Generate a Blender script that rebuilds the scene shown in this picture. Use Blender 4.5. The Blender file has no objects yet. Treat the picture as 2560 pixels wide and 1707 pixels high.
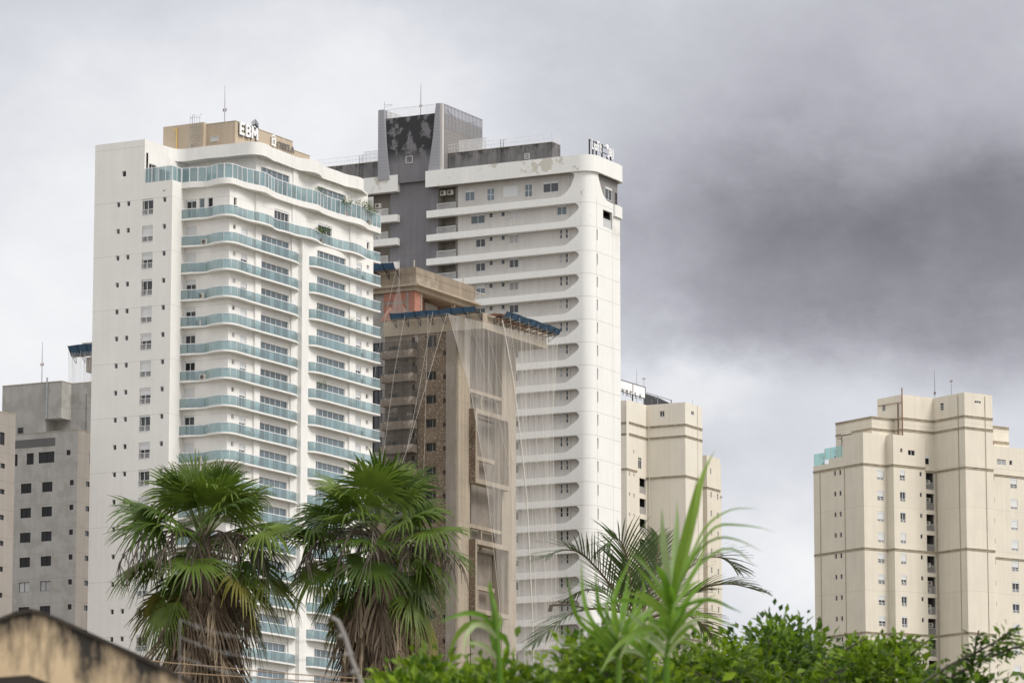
import bpy, math, random
from mathutils import Vector, Matrix
random.seed(7)
SC = bpy.context.scene
COL = SC.collection

# ---------------------------------------------------------------- camera
F_PX = 10600.0; PITCH = math.atan(1800 / F_PX); CX, CY, EYE = 1280.0, 853.5, 1.6
cam_d = bpy.data.cameras.new('camera'); cam = bpy.data.objects.new('camera', cam_d); COL.objects.link(cam)
cam.location = (0, 0, EYE); cam.rotation_euler = (math.pi / 2 + PITCH, 0, 0)
cam_d.sensor_width = 36.0; cam_d.lens = F_PX / 2560 * 36
cam_d.clip_start = 0.5; cam_d.clip_end = 6000
cam_d.dof.use_dof = True; cam_d.dof.focus_distance = 330; cam_d.dof.aperture_fstop = 7.1
SC.camera = cam
SC.render.resolution_x, SC.render.resolution_y = 1024, 682
SC.view_settings.view_transform = 'Standard'; SC.view_settings.look = 'None'
SC.view_settings.exposure = 0.0; SC.view_settings.gamma = 1.0
SC.cycles.max_bounces = 6; SC.cycles.transparent_max_bounces = 24
SC.cycles.use_denoising = True

# ---------------------------------------------------------------- sky and sun
SUN_AZ, SUN_EL = 122.0, 48.0            # degrees clockwise from the view direction, and up
def build_world():
    w = bpy.data.worlds.new('World'); SC.world = w; w.use_nodes = True
    nt = w.node_tree; nt.nodes.clear(); N = nt.nodes.new; L = nt.links.new
    def math_(op, a, b=None, c=None, clamp=False):
        n = N('ShaderNodeMath'); n.operation = op; n.use_clamp = clamp
        for i, v in enumerate((a, b, c)):
            if v is None: continue
            if isinstance(v, (int, float)): n.inputs[i].default_value = v
            else: L(v, n.inputs[i])
        return n.outputs[0]
    tc = N('ShaderNodeTexCoord'); sep = N('ShaderNodeSeparateXYZ'); L(tc.outputs['Generated'], sep.inputs[0])
    X, Y, Z = sep.outputs
    D = 57.29578
    az = math_('MULTIPLY', math_('ARCTAN2', X, Y), D)
    el = math_('MULTIPLY', math_('ARCSINE', Z), D)
    def noise(scale, detail, rough, off):
        m = N('ShaderNodeMapping'); L(tc.outputs['Generated'], m.inputs[0]); m.inputs['Location'].default_value = off
        m.inputs['Scale'].default_value = (1, 1, 1.5)
        n = N('ShaderNodeTexNoise'); L(m.outputs[0], n.inputs['Vector']); n.inputs['Scale'].default_value = scale
        n.inputs['Detail'].default_value = detail; n.inputs['Roughness'].default_value = rough
        return math_('SUBTRACT', n.outputs['Fac'], 0.5)
    n1 = noise(15, 6, 0.6, (3, 1, 2)); n2 = noise(17, 6, 0.6, (8, 5, 1)); n3 = noise(42, 7, 0.62, (1, 9, 4)); n4 = noise(2.2, 6, 0.6, (0, 0, 7))
    wa = math_('MULTIPLY_ADD', n1, 3.4, az); we = math_('MULTIPLY_ADD', n2, 2.5, el)
    def blob(px, py, sx, sy, amp, p=2.0):
        k = 0.0054
        a0, e0 = (px - 1280) * k, (2653 - py) * k
        u = math_('POWER', math_('ABSOLUTE', math_('MULTIPLY', math_('SUBTRACT', wa, a0), 1 / (sx * k))), p)
        v = math_('POWER', math_('ABSOLUTE', math_('MULTIPLY', math_('SUBTRACT', we, e0), 1 / (sy * k))), p)
        return math_('MULTIPLY', math_('EXPONENT', math_('MULTIPLY', math_('ADD', u, v), -1.0)), amp)
    tot = None
    for b in BLOBS:
        o = blob(*b); tot = o if tot is None else math_('ADD', tot, o)
    lum = math_('ADD', tot, SKY_BASE)
    lum = math_('MULTIPLY_ADD', n3, 0.17, lum)
    lum = math_('MAXIMUM', math_('MINIMUM', lum, 0.97), 0.20)
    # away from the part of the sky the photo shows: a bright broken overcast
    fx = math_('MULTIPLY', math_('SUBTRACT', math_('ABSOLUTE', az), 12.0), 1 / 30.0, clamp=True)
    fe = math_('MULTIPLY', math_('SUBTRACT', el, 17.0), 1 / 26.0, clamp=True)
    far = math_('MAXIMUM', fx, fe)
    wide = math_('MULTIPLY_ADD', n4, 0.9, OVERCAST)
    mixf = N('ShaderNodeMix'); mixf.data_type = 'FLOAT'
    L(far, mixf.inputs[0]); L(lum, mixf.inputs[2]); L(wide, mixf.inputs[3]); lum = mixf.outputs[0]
    ramp = N('ShaderNodeValToRGB'); L(lum, ramp.inputs[0])
    cr = ramp.color_ramp; cr.elements[0].position = 0.0; cr.elements[0].color = (0.985, 0.97, 1.09, 1)
    cr.elements[1].position = 0.95; cr.elements[1].color = (1.0, 1.0, 1.012, 1)
    e = cr.elements.new(0.35); e.color = (0.985, 0.972, 1.085, 1)
    e = cr.elements.new(0.72); e.color = (0.97, 0.99, 1.06, 1)
    tint = N('ShaderNodeMix'); tint.data_type = 'RGBA'; tint.blend_type = 'MULTIPLY'; tint.inputs[0].default_value = 1.0
    L(ramp.outputs[0], tint.inputs[6])
    comb = N('ShaderNodeCombineColor'); L(lum, comb.inputs[0]); L(lum, comb.inputs[1]); L(lum, comb.inputs[2])
    L(comb.outputs[0], tint.inputs[7])
    bg1 = N('ShaderNodeBackground'); L(tint.outputs[2], bg1.inputs[0]); bg1.inputs[1].default_value = 1.0
    sky = N('ShaderNodeTexSky'); sky.sky_type = 'NISHITA'; sky.sun_disc = False
    sky.sun_elevation = math.radians(SUN_EL); sky.sun_rotation = math.radians(SUN_AZ)
    bg2 = N('ShaderNodeBackground'); L(sky.outputs[0], bg2.inputs[0]); bg2.inputs[1].default_value = 0.1
    mix = N('ShaderNodeMixShader'); mix.inputs[0].default_value = 0.05; L(bg1.outputs[0], mix.inputs[1]); L(bg2.outputs[0], mix.inputs[2])
    out = N('ShaderNodeOutputWorld'); L(mix.outputs[0], out.inputs[0])
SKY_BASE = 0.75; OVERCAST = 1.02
BLOBS = [  # photo x, y, half widths, change of brightness
    (520, 450, 520, 270, 0.16), (930, 190, 280, 170, 0.13), (80, 900, 420, 330, 0.17), (0, 10, 520, 150, -0.08), (1050, 20, 420, 110, -0.08),
    (2380, 640, 860, 290, -0.41, 3.0), (1800, 560, 420, 280, -0.12), (2560, 200, 640, 420, -0.24), (1560, 640, 200, 160, -0.04), (1500, 190, 420, 230, -0.08),
    (1950, 140, 340, 200, -0.08), (1680, 940, 230, 90, 0.19), (1990, 1400, 230, 160, 0.19), (1720, 1180, 240, 120, -0.07), (2450, 960, 260, 60, -0.03)]
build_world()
sun_d = bpy.data.lights.new('sun', 'SUN'); sun_d.energy = 2.6; sun_d.angle = math.radians(25); sun_d.color = (1.0, 0.96, 0.90)
sun = bpy.data.objects.new('sun', sun_d); COL.objects.link(sun)
_a, _e = math.radians(SUN_AZ), math.radians(SUN_EL)
sun.rotation_euler = Vector((-math.sin(_a) * math.cos(_e), -math.cos(_a) * math.cos(_e), -math.sin(_e))).to_track_quat('-Z', 'Y').to_euler()

# ---------------------------------------------------------------- rays: where a photo pixel meets a plane of the place
_c, _s = math.cos(PITCH), math.sin(PITCH)
def ray(px, py):
    u, v = (px - CX) / F_PX, (CY - py) / F_PX
    return Vector((u, _c - v * _s, _s + v * _c))
def at_y(px, py, y):
    r = ray(px, py); return Vector((0, 0, EYE)) + r * (y / r.y)
class Frame:
    """A building's plan: origin at its near corner, x runs away to the right, y away to the left."""
    def __init__(s, px, py, y, az):
        a = math.radians(az); s.rot = math.pi / 2 - a
        s.X = Vector((math.sin(a), math.cos(a))); s.Y = Vector((-math.cos(a), math.sin(a)))
        s.o = at_y(px, py, y).xy
    def _l(s, p): d = p.xy - s.o; return Vector((d.dot(s.X), d.dot(s.Y), p.z))
    def onx(s, px, py, x):
        r = ray(px, py); t = (s.o.dot(s.X) + x) / r.xy.dot(s.X); return s._l(Vector((0, 0, EYE)) + r * t)
    def ony(s, px, py, y):
        r = ray(px, py); t = (s.o.dot(s.Y) + y) / r.xy.dot(s.Y); return s._l(Vector((0, 0, EYE)) + r * t)

# ---------------------------------------------------------------- object helpers
def tag(o, label, cat, group=None, kind=None):
    if label: o['label'] = label
    if cat: o['category'] = cat
    if group: o['group'] = group
    if kind: o['kind'] = kind
    return o
def thing(name, label, cat, loc=(0, 0, 0), rotz=0.0, group=None):
    o = bpy.data.objects.new(name, None); COL.objects.link(o); o.location = loc; o.rotation_euler = (0, 0, rotz)
    o.empty_display_size = 0.3
    return tag(o, label, cat, group)
def link_mesh(name, me, parent=None, loc=(0, 0, 0), rotz=0.0):
    o = bpy.data.objects.new(name, me); COL.objects.link(o); o.location = loc; o.rotation_euler = (0, 0, rotz)
    if parent: o.parent = parent
    return o
class MB:
    def __init__(s): s.v = []; s.f = []; s.m = []; s.uv = []
    def add(s, vs, fs, mi=0):
        k = len(s.v); s.v += [tuple(p) for p in vs]; s.f += [tuple(i + k for i in f) for f in fs]; s.m += [mi] * len(fs); return s
    def quad(s, a, b, c, d, mi=0): return s.add((a, b, c, d), ((0, 1, 2, 3),), mi)
    def box(s, x0, x1, y0, y1, z0, z1, mi=0):
        vs = [(x, y, z) for z in (z0, z1) for y in (y0, y1) for x in (x0, x1)]
        return s.add(vs, ((0, 2, 3, 1), (4, 5, 7, 6), (0, 1, 5, 4), (2, 6, 7, 3), (0, 4, 6, 2), (1, 3, 7, 5)), mi)
    def prism(s, pts, z0, z1, mi=0, caps=True):
        """pts: closed plan outline (x, y)."""
        n = len(pts)
        if sum(pts[i][0] * pts[(i + 1) % n][1] - pts[(i + 1) % n][0] * pts[i][1] for i in range(n)) < 0: pts = pts[::-1]
        vs = [(x, y, z0) for x, y in pts] + [(x, y, z1) for x, y in pts]
        fs = [(i, (i + 1) % n, n + (i + 1) % n, n + i) for i in range(n)]
        if caps: fs += [tuple(range(n))[::-1], tuple(range(n, 2 * n))]
        return s.add(vs, fs, mi)
    def slab_yz(s, pts, x0, x1, mi=0):
        """outline in (y, z) pushed from x0 to x1."""
        n = len(pts)
        if sum(pts[i][0] * pts[(i + 1) % n][1] - pts[(i + 1) % n][0] * pts[i][1] for i in range(n)) < 0: pts = pts[::-1]
        vs = [(x0, y, z) for y, z in pts] + [(x1, y, z) for y, z in pts]
        fs = [(i, (i + 1) % n, n + (i + 1) % n, n + i) for i in range(n)] + [tuple(range(n))[::-1], tuple(range(n, 2 * n))]
        return s.add(vs, fs, mi)
    def slab_xz(s, pts, y0, y1, mi=0):
        n = len(pts)
        if sum(pts[i][0] * pts[(i + 1) % n][1] - pts[(i + 1) % n][0] * pts[i][1] for i in range(n)) > 0: pts = pts[::-1]
        vs = [(x, y0, z) for x, z in pts] + [(x, y1, z) for x, z in pts]
        fs = [(i, (i + 1) % n, n + (i + 1) % n, n + i) for i in range(n)] + [tuple(range(n))[::-1], tuple(range(n, 2 * n))]
        return s.add(vs, fs, mi)
    def ribbon(s, pts, z0, z1, mi=0):
        """upright sheet along an open plan line."""
        n = len(pts); vs = [(p[0], p[1], z0) for p in pts] + [(p[0], p[1], z1) for p in pts]
        return s.add(vs, [(i, i + 1, n + i + 1, n + i) for i in range(n - 1)], mi)
    def tube(s, pts, r, n=6, mi=0):
        pts = [Vector(p) for p in pts]; rs = r if isinstance(r, (list, tuple)) else [r] * len(pts)
        vs, fs = [], []
        t0 = (pts[1] - pts[0]).normalized(); up = Vector((0, 0, 1)) if abs(t0.z) < 0.9 else Vector((1, 0, 0))
        for i, p in enumerate(pts):
            t = (pts[min(i + 1, len(pts) - 1)] - pts[max(i - 1, 0)]).normalized()
            a = t.cross(up).normalized(); b = t.cross(a)
            for k in range(n):
                q = 2 * math.pi * k / n; vs.append(p + (a * math.cos(q) + b * math.sin(q)) * rs[i])
        for i in range(len(pts) - 1):
            for k in range(n):
                fs.append((i * n + k, i * n + (k + 1) % n, (i + 1) * n + (k + 1) % n, (i + 1) * n + k))
        fs += [tuple(range(n))[::-1], tuple(range((len(pts) - 1) * n, len(pts) * n))]
        return s.add(vs, fs, mi)
    def wall(s, pl, c, u0, u1, z0, z1, holes=(), depth=0.15, mi=0, mr=None):
        """upright wall sheet in the plane pl = c with rectangular openings and their reveals; depth runs inwards."""
        mr = mi if mr is None else mr
        P = (lambda u, z, d: (c + d, u, z)) if pl == 'x' else (lambda u, z, d: (u, c + d, z))
        hs = [(max(a, u0), min(b, u1), max(e, z0), min(g, z1)) for a, b, e, g in holes if b > u0 and a < u1 and g > z0 and e < z1]
        us = sorted({u0, u1, *[h[0] for h in hs], *[h[1] for h in hs]}); zs = sorted({z0, z1, *[h[2] for h in hs], *[h[3] for h in hs]})
        for i in range(len(us) - 1):
            um = (us[i] + us[i + 1]) / 2; col = [h for h in hs if h[0] < um < h[1]]; run = None
            for j in range(len(zs) - 1):
                zm = (zs[j] + zs[j + 1]) / 2; solid = not any(h[2] < zm < h[3] for h in col)
                if solid and run is None: run = zs[j]
                if run is not None and (not solid or j == len(zs) - 2):
                    top = zs[j + 1] if solid else zs[j]
                    s.quad(P(us[i], run, 0), P(us[i + 1], run, 0), P(us[i + 1], top, 0), P(us[i], top, 0), mi); run = None
        for a, b, e, g in hs:
            for q in ((a, e, b, e), (b, e, b, g), (b, g, a, g), (a, g, a, e)):
                s.quad(P(q[0], q[1], 0), P(q[2], q[3], 0), P(q[2], q[3], depth), P(q[0], q[1], depth), mr)
        return s
    def mesh(s, name, mats, smooth=False):
        me = bpy.data.meshes.new(name); me.from_pydata(s.v, [], s.f)
        for m in (mats if isinstance(mats, (list, tuple)) else [mats]): me.materials.append(m)
        me.polygons.foreach_set('material_index', s.m)
        if smooth: me.polygons.foreach_set('use_smooth', [True] * len(s.f))
        me.update(); return me
    def build(s, name, mats, parent=None, loc=(0, 0, 0), rotz=0.0, smooth=False):
        return link_mesh(name, s.mesh(name, mats, smooth), parent, loc, rotz)

# ---------------------------------------------------------------- materials
def new_mat(name):
    m = bpy.data.materials.new(name); m.use_nodes = True; nt = m.node_tree
    return m, nt, nt.nodes['Principled BSDF'], nt.nodes.new, nt.links.new
def surf(name, col, rough=0.75, stain=0.12, streak=0.10, scale=0.25, spec=0.3, blotch=None, blotch_col=None, metallic=0.0, seam=None):
    """painted or bare wall: broad blotches, rain streaks and fine grain over one base colour."""
    m, nt, p, N, L = new_mat(name)
    tc = N('ShaderNodeTexCoord'); obj = tc.outputs['Object']
    def noise(sc, det, mp=None, off=0):
        mpn = N('ShaderNodeMapping'); L(obj, mpn.inputs[0]); mpn.inputs['Scale'].default_value = mp or (1, 1, 1); mpn.inputs['Location'].default_value = (off, off * 2, off)
        n = N('ShaderNodeTexNoise'); L(mpn.outputs[0], n.inputs['Vector']); n.inputs['Scale'].default_value = sc; n.inputs['Detail'].default_value = det
        n.inputs['Roughness'].default_value = 0.62
        return n.outputs['Fac']
    def mapr(f, a, b, c, d):
        r = N('ShaderNodeMapRange'); L(f, r.inputs[0]); r.inputs[1].default_value = a; r.inputs[2].default_value = b; r.inputs[3].default_value = c; r.inputs[4].default_value = d
        return r.outputs[0]
    def mul(a, b):
        n = N('ShaderNodeMath'); n.operation = 'MULTIPLY'; L(a, n.inputs[0]); L(b, n.inputs[1]); return n.outputs[0]
    k = mul(mapr(noise(scale, 6), 0.3, 0.7, 1 - stain, 1 + stain * 0.5), mapr(noise(1.0, 4, (1.6, 1.6, 0.07), 3), 0.35, 0.7, 1 - streak, 1 + streak * 0.3))
    k = mul(k, mapr(noise(6.0, 3, None, 5), 0.3, 0.7, 0.96, 1.03))
    if seam:
        sp = N('ShaderNodeSeparateXYZ'); L(obj, sp.inputs[0]); a = N('ShaderNodeMath'); a.operation = 'ADD'; a.inputs[1].default_value = -seam[1] + 1000 * seam[0]; L(sp.outputs[2], a.inputs[0])
        w = N('ShaderNodeMath'); w.operation = 'MODULO'; w.inputs[1].default_value = seam[0]; L(a.outputs[0], w.inputs[0])
        c = N('ShaderNodeMath'); c.operation = 'LESS_THAN'; c.inputs[1].default_value = 0.06; L(w.outputs[0], c.inputs[0])
        k = mul(k, mapr(c.outputs[0], 0, 1, 1.0, 0.80))
    base = N('ShaderNodeMix'); base.data_type = 'RGBA'; base.blend_type = 'MULTIPLY'; base.inputs[0].default_value = 1.0
    cc = N('ShaderNodeCombineColor'); [L(k, cc.inputs[i]) for i in range(3)]
    base.inputs[6].default_value = (*col, 1); L(cc.outputs[0], base.inputs[7]); out = base.outputs[2]
    if blotch:
        sc, lo, hi = blotch[:3]; mx = N('ShaderNodeMix'); mx.data_type = 'RGBA'
        f = mapr(noise(sc, 8, blotch[3] if len(blotch) > 3 and blotch[3] else None, 9), lo, hi, 0, 1)
        if len(blotch) > 4:
            sp = N('ShaderNodeSeparateXYZ'); L(obj, sp.inputs[0]); f = mul(f, mapr(sp.outputs[2], blotch[4], blotch[5], 0, 1))
        L(f, mx.inputs[0]); L(out, mx.inputs[6]); mx.inputs[7].default_value = (*blotch_col, 1); out = mx.outputs[2]
    L(out, p.inputs['Base Color']); p.inputs['Roughness'].default_value = rough; p.inputs['Specular IOR Level'].default_value = spec; p.inputs['Metallic'].default_value = metallic
    return m
def glass_pane(name, col, rough=0.06, spec=0.6, vary=0.35):
    """opaque window glass: dark room behind, sky on top."""
    m, nt, p, N, L = new_mat(name)
    oi = N('ShaderNodeObjectInfo'); r = N('ShaderNodeMapRange'); L(oi.outputs['Random'], r.inputs[0]); r.inputs[3].default_value = 1 - vary; r.inputs[4].default_value = 1 + vary
    mx = N('ShaderNodeMix'); mx.data_type = 'RGBA'; mx.blend_type = 'MULTIPLY'; mx.inputs[0].default_value = 1
    cc = N('ShaderNodeCombineColor'); [L(r.outputs[0], cc.inputs[i]) for i in range(3)]
    mx.inputs[6].default_value = (*col, 1); L(cc.outputs[0], mx.inputs[7]); L(mx.outputs[2], p.inputs['Base Color'])
    p.inputs['Roughness'].default_value = rough; p.inputs['Specular IOR Level'].default_value = spec
    return m
def tinted_glass(name, col, body, alpha=0.55, gloss=0.22):
    """balcony glass one can half see through; every panel a slightly different tint."""
    m, nt, p, N, L = new_mat(name); nt.nodes.remove(p)
    g = N('ShaderNodeNewGeometry'); hs = N('ShaderNodeHueSaturation'); hs.inputs['Color'].default_value = (*body, 1)
    r = N('ShaderNodeMapRange'); L(g.outputs['Random Per Island'], r.inputs[0]); r.inputs[3].default_value = 0.45; r.inputs[4].default_value = 1.5
    L(r.outputs[0], hs.inputs['Value'])
    tr = N('ShaderNodeBsdfTransparent'); tr.inputs[0].default_value = (*col, 1)
    df = N('ShaderNodeBsdfDiffuse'); L(hs.outputs[0], df.inputs[0])
    gl = N('ShaderNodeBsdfGlossy'); gl.inputs['Roughness'].default_value = 0.05; gl.inputs[0].default_value = (0.85, 0.95, 0.97, 1)
    a = N('ShaderNodeMixShader'); a.inputs[0].default_value = alpha; L(tr.outputs[0], a.inputs[1]); L(df.outputs[0], a.inputs[2])
    fr = N('ShaderNodeFresnel'); fr.inputs[0].default_value = 1.5; ad = N('ShaderNodeMath'); ad.operation = 'ADD'; ad.inputs[1].default_value = gloss; L(fr.outputs[0], ad.inputs[0])
    b = N('ShaderNodeMixShader'); L(ad.outputs[0], b.inputs[0]); L(a.outputs[0], b.inputs[1]); L(gl.outputs[0], b.inputs[2])
    L(b.outputs[0], nt.nodes['Material Output'].inputs[0]); return m
def net_mat(name, col, dens):
    m, nt, p, N, L = new_mat(name); nt.nodes.remove(p)
    tc = N('ShaderNodeTexCoord'); mp = N('ShaderNodeMapping'); L(tc.outputs['Object'], mp.inputs[0]); mp.inputs['Scale'].default_value = (1.2, 1.2, 0.03)
    n = N('ShaderNodeTexNoise'); L(mp.outputs[0], n.inputs['Vector']); n.inputs['Scale'].default_value = 1.6; n.inputs['Detail'].default_value = 5
    r = N('ShaderNodeMapRange'); L(n.outputs['Fac'], r.inputs[0]); r.inputs[1].default_value = 0.35; r.inputs[2].default_value = 0.72; r.inputs[3].default_value = dens * 0.6; r.inputs[4].default_value = dens * 1.7
    tr = N('ShaderNodeBsdfTransparent'); df = N('ShaderNodeBsdfDiffuse'); df.inputs[0].default_value = (*col, 1); tl = N('ShaderNodeBsdfTranslucent'); tl.inputs[0].default_value = (*col, 1)
    ms = N('ShaderNodeMixShader'); ms.inputs[0].default_value = 0.4; L(df.outputs[0], ms.inputs[1]); L(tl.outputs[0], ms.inputs[2])
    b = N('ShaderNodeMixShader'); L(r.outputs[0], b.inputs[0]); L(tr.outputs[0], b.inputs[1]); L(ms.outputs[0], b.inputs[2])
    L(b.outputs[0], nt.nodes['Material Output'].inputs[0]); return m
def leaf_mat(name, col, col2, transl=0.35, rough=0.45, vary=0.3, island=False):
    m, nt, p, N, L = new_mat(name)
    oi = N('ShaderNodeObjectInfo'); g = N('ShaderNodeNewGeometry')
    src = g.outputs['Random Per Island'] if island else oi.outputs['Random']
    mx = N('ShaderNodeMix'); mx.data_type = 'RGBA'; mx.inputs[6].default_value = (*col, 1); mx.inputs[7].default_value = (*col2, 1); L(src, mx.inputs[0])
    hs = N('ShaderNodeHueSaturation'); L(mx.outputs[2], hs.inputs['Color'])
    tc = N('ShaderNodeTexCoord'); n = N('ShaderNodeTexNoise'); L(tc.outputs['Object'], n.inputs['Vector']); n.inputs['Scale'].default_value = 2.5; n.inputs['Detail'].default_value = 3
    r = N('ShaderNodeMapRange'); L(n.outputs['Fac'], r.inputs[0]); r.inputs[1].default_value = 0.3; r.inputs[2].default_value = 0.7; r.inputs[3].default_value = 1 - vary; r.inputs[4].default_value = 1 + vary
    L(r.outputs[0], hs.inputs['Value']); L(hs.outputs[0], p.inputs['Base Color'])
    p.inputs['Roughness'].default_value = rough; p.inputs['Specular IOR Level'].default_value = 0.35
    tl = N('ShaderNodeBsdfTranslucent'); L(hs.outputs[0], tl.inputs[0]); ms = N('ShaderNodeMixShader'); ms.inputs[0].default_value = transl
    L(p.outputs[0], ms.inputs[1]); L(tl.outputs[0], ms.inputs[2]); L(ms.outputs[0], nt.nodes['Material Output'].inputs[0]); return m
def brick_mat(name):
    m, nt, p, N, L = new_mat(name)
    tc = N('ShaderNodeTexCoord'); sp = N('ShaderNodeSeparateXYZ'); L(tc.outputs['Object'], sp.inputs[0])
    ad = N('ShaderNodeMath'); ad.operation = 'ADD'; L(sp.outputs[0], ad.inputs[0]); L(sp.outputs[1], ad.inputs[1])
    cb = N('ShaderNodeCombineXYZ'); L(ad.outputs[0], cb.inputs[0]); L(sp.outputs[2], cb.inputs[1])
    b = N('ShaderNodeTexBrick'); L(cb.outputs[0], b.inputs['Vector']); b.inputs['Color1'].default_value = (0.42, 0.12, 0.06, 1); b.inputs['Color2'].default_value = (0.30, 0.085, 0.05, 1)
    b.inputs['Mortar'].default_value = (0.34, 0.30, 0.26, 1); b.inputs['Scale'].default_value = 1.0; b.inputs['Brick Width'].default_value = 0.30; b.inputs['Row Height'].default_value = 0.2; b.inputs['Mortar Size'].default_value = 0.022
    L(b.outputs[0], p.inputs['Base Color']); p.inputs['Roughness'].default_value = 0.9; return m
M = dict(
    white=surf('white_render', (0.84, 0.82, 0.785), stain=0.045, streak=0.04, seam=(5.8, 80.27)),
    white_trim=surf('white_trim', (0.83, 0.815, 0.785), stain=0.07, streak=0.07),
    white2=surf('white_tower_paint', (0.84, 0.835, 0.81), stain=0.04, streak=0.045, blotch=(0.30, 0.56, 0.60, None, 106, 113), blotch_col=(0.60, 0.57, 0.50)),
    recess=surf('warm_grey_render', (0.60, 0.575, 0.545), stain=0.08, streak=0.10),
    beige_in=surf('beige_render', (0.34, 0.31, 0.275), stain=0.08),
    core=surf('dark_grey_render', (0.205, 0.20, 0.212), stain=0.10, streak=0.12, blotch=(0.42, 0.44, 0.485, (1, 1, 0.8), 119.6, 121.4), blotch_col=(0.040, 0.040, 0.044)),
    core_pent=surf('grey_parapet', (0.235, 0.225, 0.225), stain=0.15, streak=0.3, blotch=(1.1, 0.46, 0.60, (1, 1, 0.5), 118.6, 120.7), blotch_col=(0.04, 0.04, 0.042)),
    flare=surf('grey_louvre_panel', (0.345, 0.345, 0.375), stain=0.05, streak=0.03, rough=0.5, seam=(0.45, 0)),
    sidegrey=surf('warm_dark_grey', (0.26, 0.245, 0.24), stain=0.06, streak=0.06, seam=(0.45, 0)),
    tan=surf('tan_render', (0.52, 0.43, 0.325), stain=0.08, streak=0.10),
    cream=surf('cream_render', (0.735, 0.68, 0.575), stain=0.06, streak=0.06, seam=(6.02, 79.75)),
    cream2=surf('pale_cream_render', (0.76, 0.71, 0.62), stain=0.05, streak=0.05),
    moulding=surf('dirty_cream_moulding', (0.46, 0.40, 0.31), stain=0.30, streak=0.1, scale=1.2),
    conc=surf('raw_concrete', (0.33, 0.27, 0.205), stain=0.22, streak=0.22, rough=0.9, blotch=(0.30, 0.52, 0.66), blotch_col=(0.50, 0.45, 0.38), seam=(2.83, 80.97)),
    conc_light=surf('pale_concrete', (0.46, 0.39, 0.305), stain=0.16, streak=0.18, rough=0.9, seam=(2.83, 80.97)),
    conc_dirty=surf('flaking_render', (0.205, 0.155, 0.11), stain=0.30, streak=0.15, rough=0.95, scale=0.5, blotch=(5.5, 0.55, 0.62), blotch_col=(0.42, 0.35, 0.29)),
    conc_brown=surf('grimy_concrete', (0.235, 0.195, 0.155), stain=0.3, streak=0.25, rough=0.9, blotch=(0.8, 0.58, 0.68), blotch_col=(0.44, 0.39, 0.34)),
    conc_grey=surf('grey_concrete', (0.34, 0.30, 0.26), stain=0.2, streak=0.2, rough=0.9, blotch=(0.35, 0.5, 0.6), blotch_col=(0.27, 0.23, 0.19)),
    grey=surf('weathered_grey_render', (0.41, 0.395, 0.375), stain=0.10, streak=0.10, blotch=(0.55, 0.50, 0.57), blotch_col=(0.33, 0.315, 0.295), seam=(2.97, 70.14)),
    grey_side=surf('warm_grey_side', (0.35, 0.315, 0.285), stain=0.10, streak=0.10, seam=(2.97, 70.14)),
    grey_dark=surf('dark_grey_band', (0.13, 0.125, 0.122), stain=0.08),
    black=surf('black_steel', (0.03, 0.03, 0.034), rough=0.45, stain=0.1),
    steel=surf('grey_steel', (0.35, 0.36, 0.38), rough=0.4, metallic=0.6),
    frame=surf('white_aluminium', (0.78, 0.78, 0.78), rough=0.4, stain=0.02, streak=0.0),
    shutter=surf('white_shutter_slats', (0.76, 0.77, 0.78), rough=0.5, stain=0.03, streak=0.0, seam=(0.11, 0)),
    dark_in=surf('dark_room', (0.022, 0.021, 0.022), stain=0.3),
    glass=glass_pane('dark_window_glass', (0.030, 0.034, 0.042)),
    glass_blue=glass_pane('blue_window_glass', (0.10, 0.135, 0.16), vary=0.45),
    glass_black=glass_pane('black_window_glass', (0.012, 0.012, 0.014), spec=0.25),
    curtain=glass_pane('curtained_window', (0.42, 0.42, 0.42), spec=0.4, rough=0.2),
    teal=tinted_glass('teal_balcony_glass', (0.46, 0.58, 0.60), (0.155, 0.245, 0.260), 0.58, 0.10),
    green_glass=tinted_glass('green_terrace_glass', (0.38, 0.72, 0.66), (0.10, 0.33, 0.28), 0.36, 0.14),
    net=net_mat('white_safety_net', (0.80, 0.77, 0.73), 0.25), net_thin=net_mat('thin_white_net', (0.72, 0.68, 0.63), 0.10),
    rope=surf('white_rope', (0.78, 0.74, 0.68), stain=0.05),
    tarp=surf('blue_tarpaulin', (0.075, 0.15, 0.25), rough=0.6, stain=0.25, scale=1.5),
    salmon=surf('salmon_debris_mesh', (0.62, 0.36, 0.29), stain=0.2, scale=2),
    wood=surf('pale_planks', (0.55, 0.48, 0.42), stain=0.3, scale=2),
    brick=brick_mat('red_hollow_brick'),
    rust=surf('rust_brown_pipe', (0.26, 0.13, 0.09), stain=0.2),
    yellowpipe=surf('yellow_gas_pipe', (0.72, 0.50, 0.16), stain=0.1),
    ac=surf('beige_plastic', (0.62, 0.60, 0.54), stain=0.05),
    signwhite=surf('white_sign_face', (0.86, 0.86, 0.86), stain=0.02, streak=0.0, rough=0.5),
    signgrey=surf('grey_sign_face', (0.22, 0.21, 0.20), stain=0.02, rough=0.5),
    signdark=surf('dark_sign_return', (0.05, 0.05, 0.055), stain=0.02, rough=0.5),
)
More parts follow.
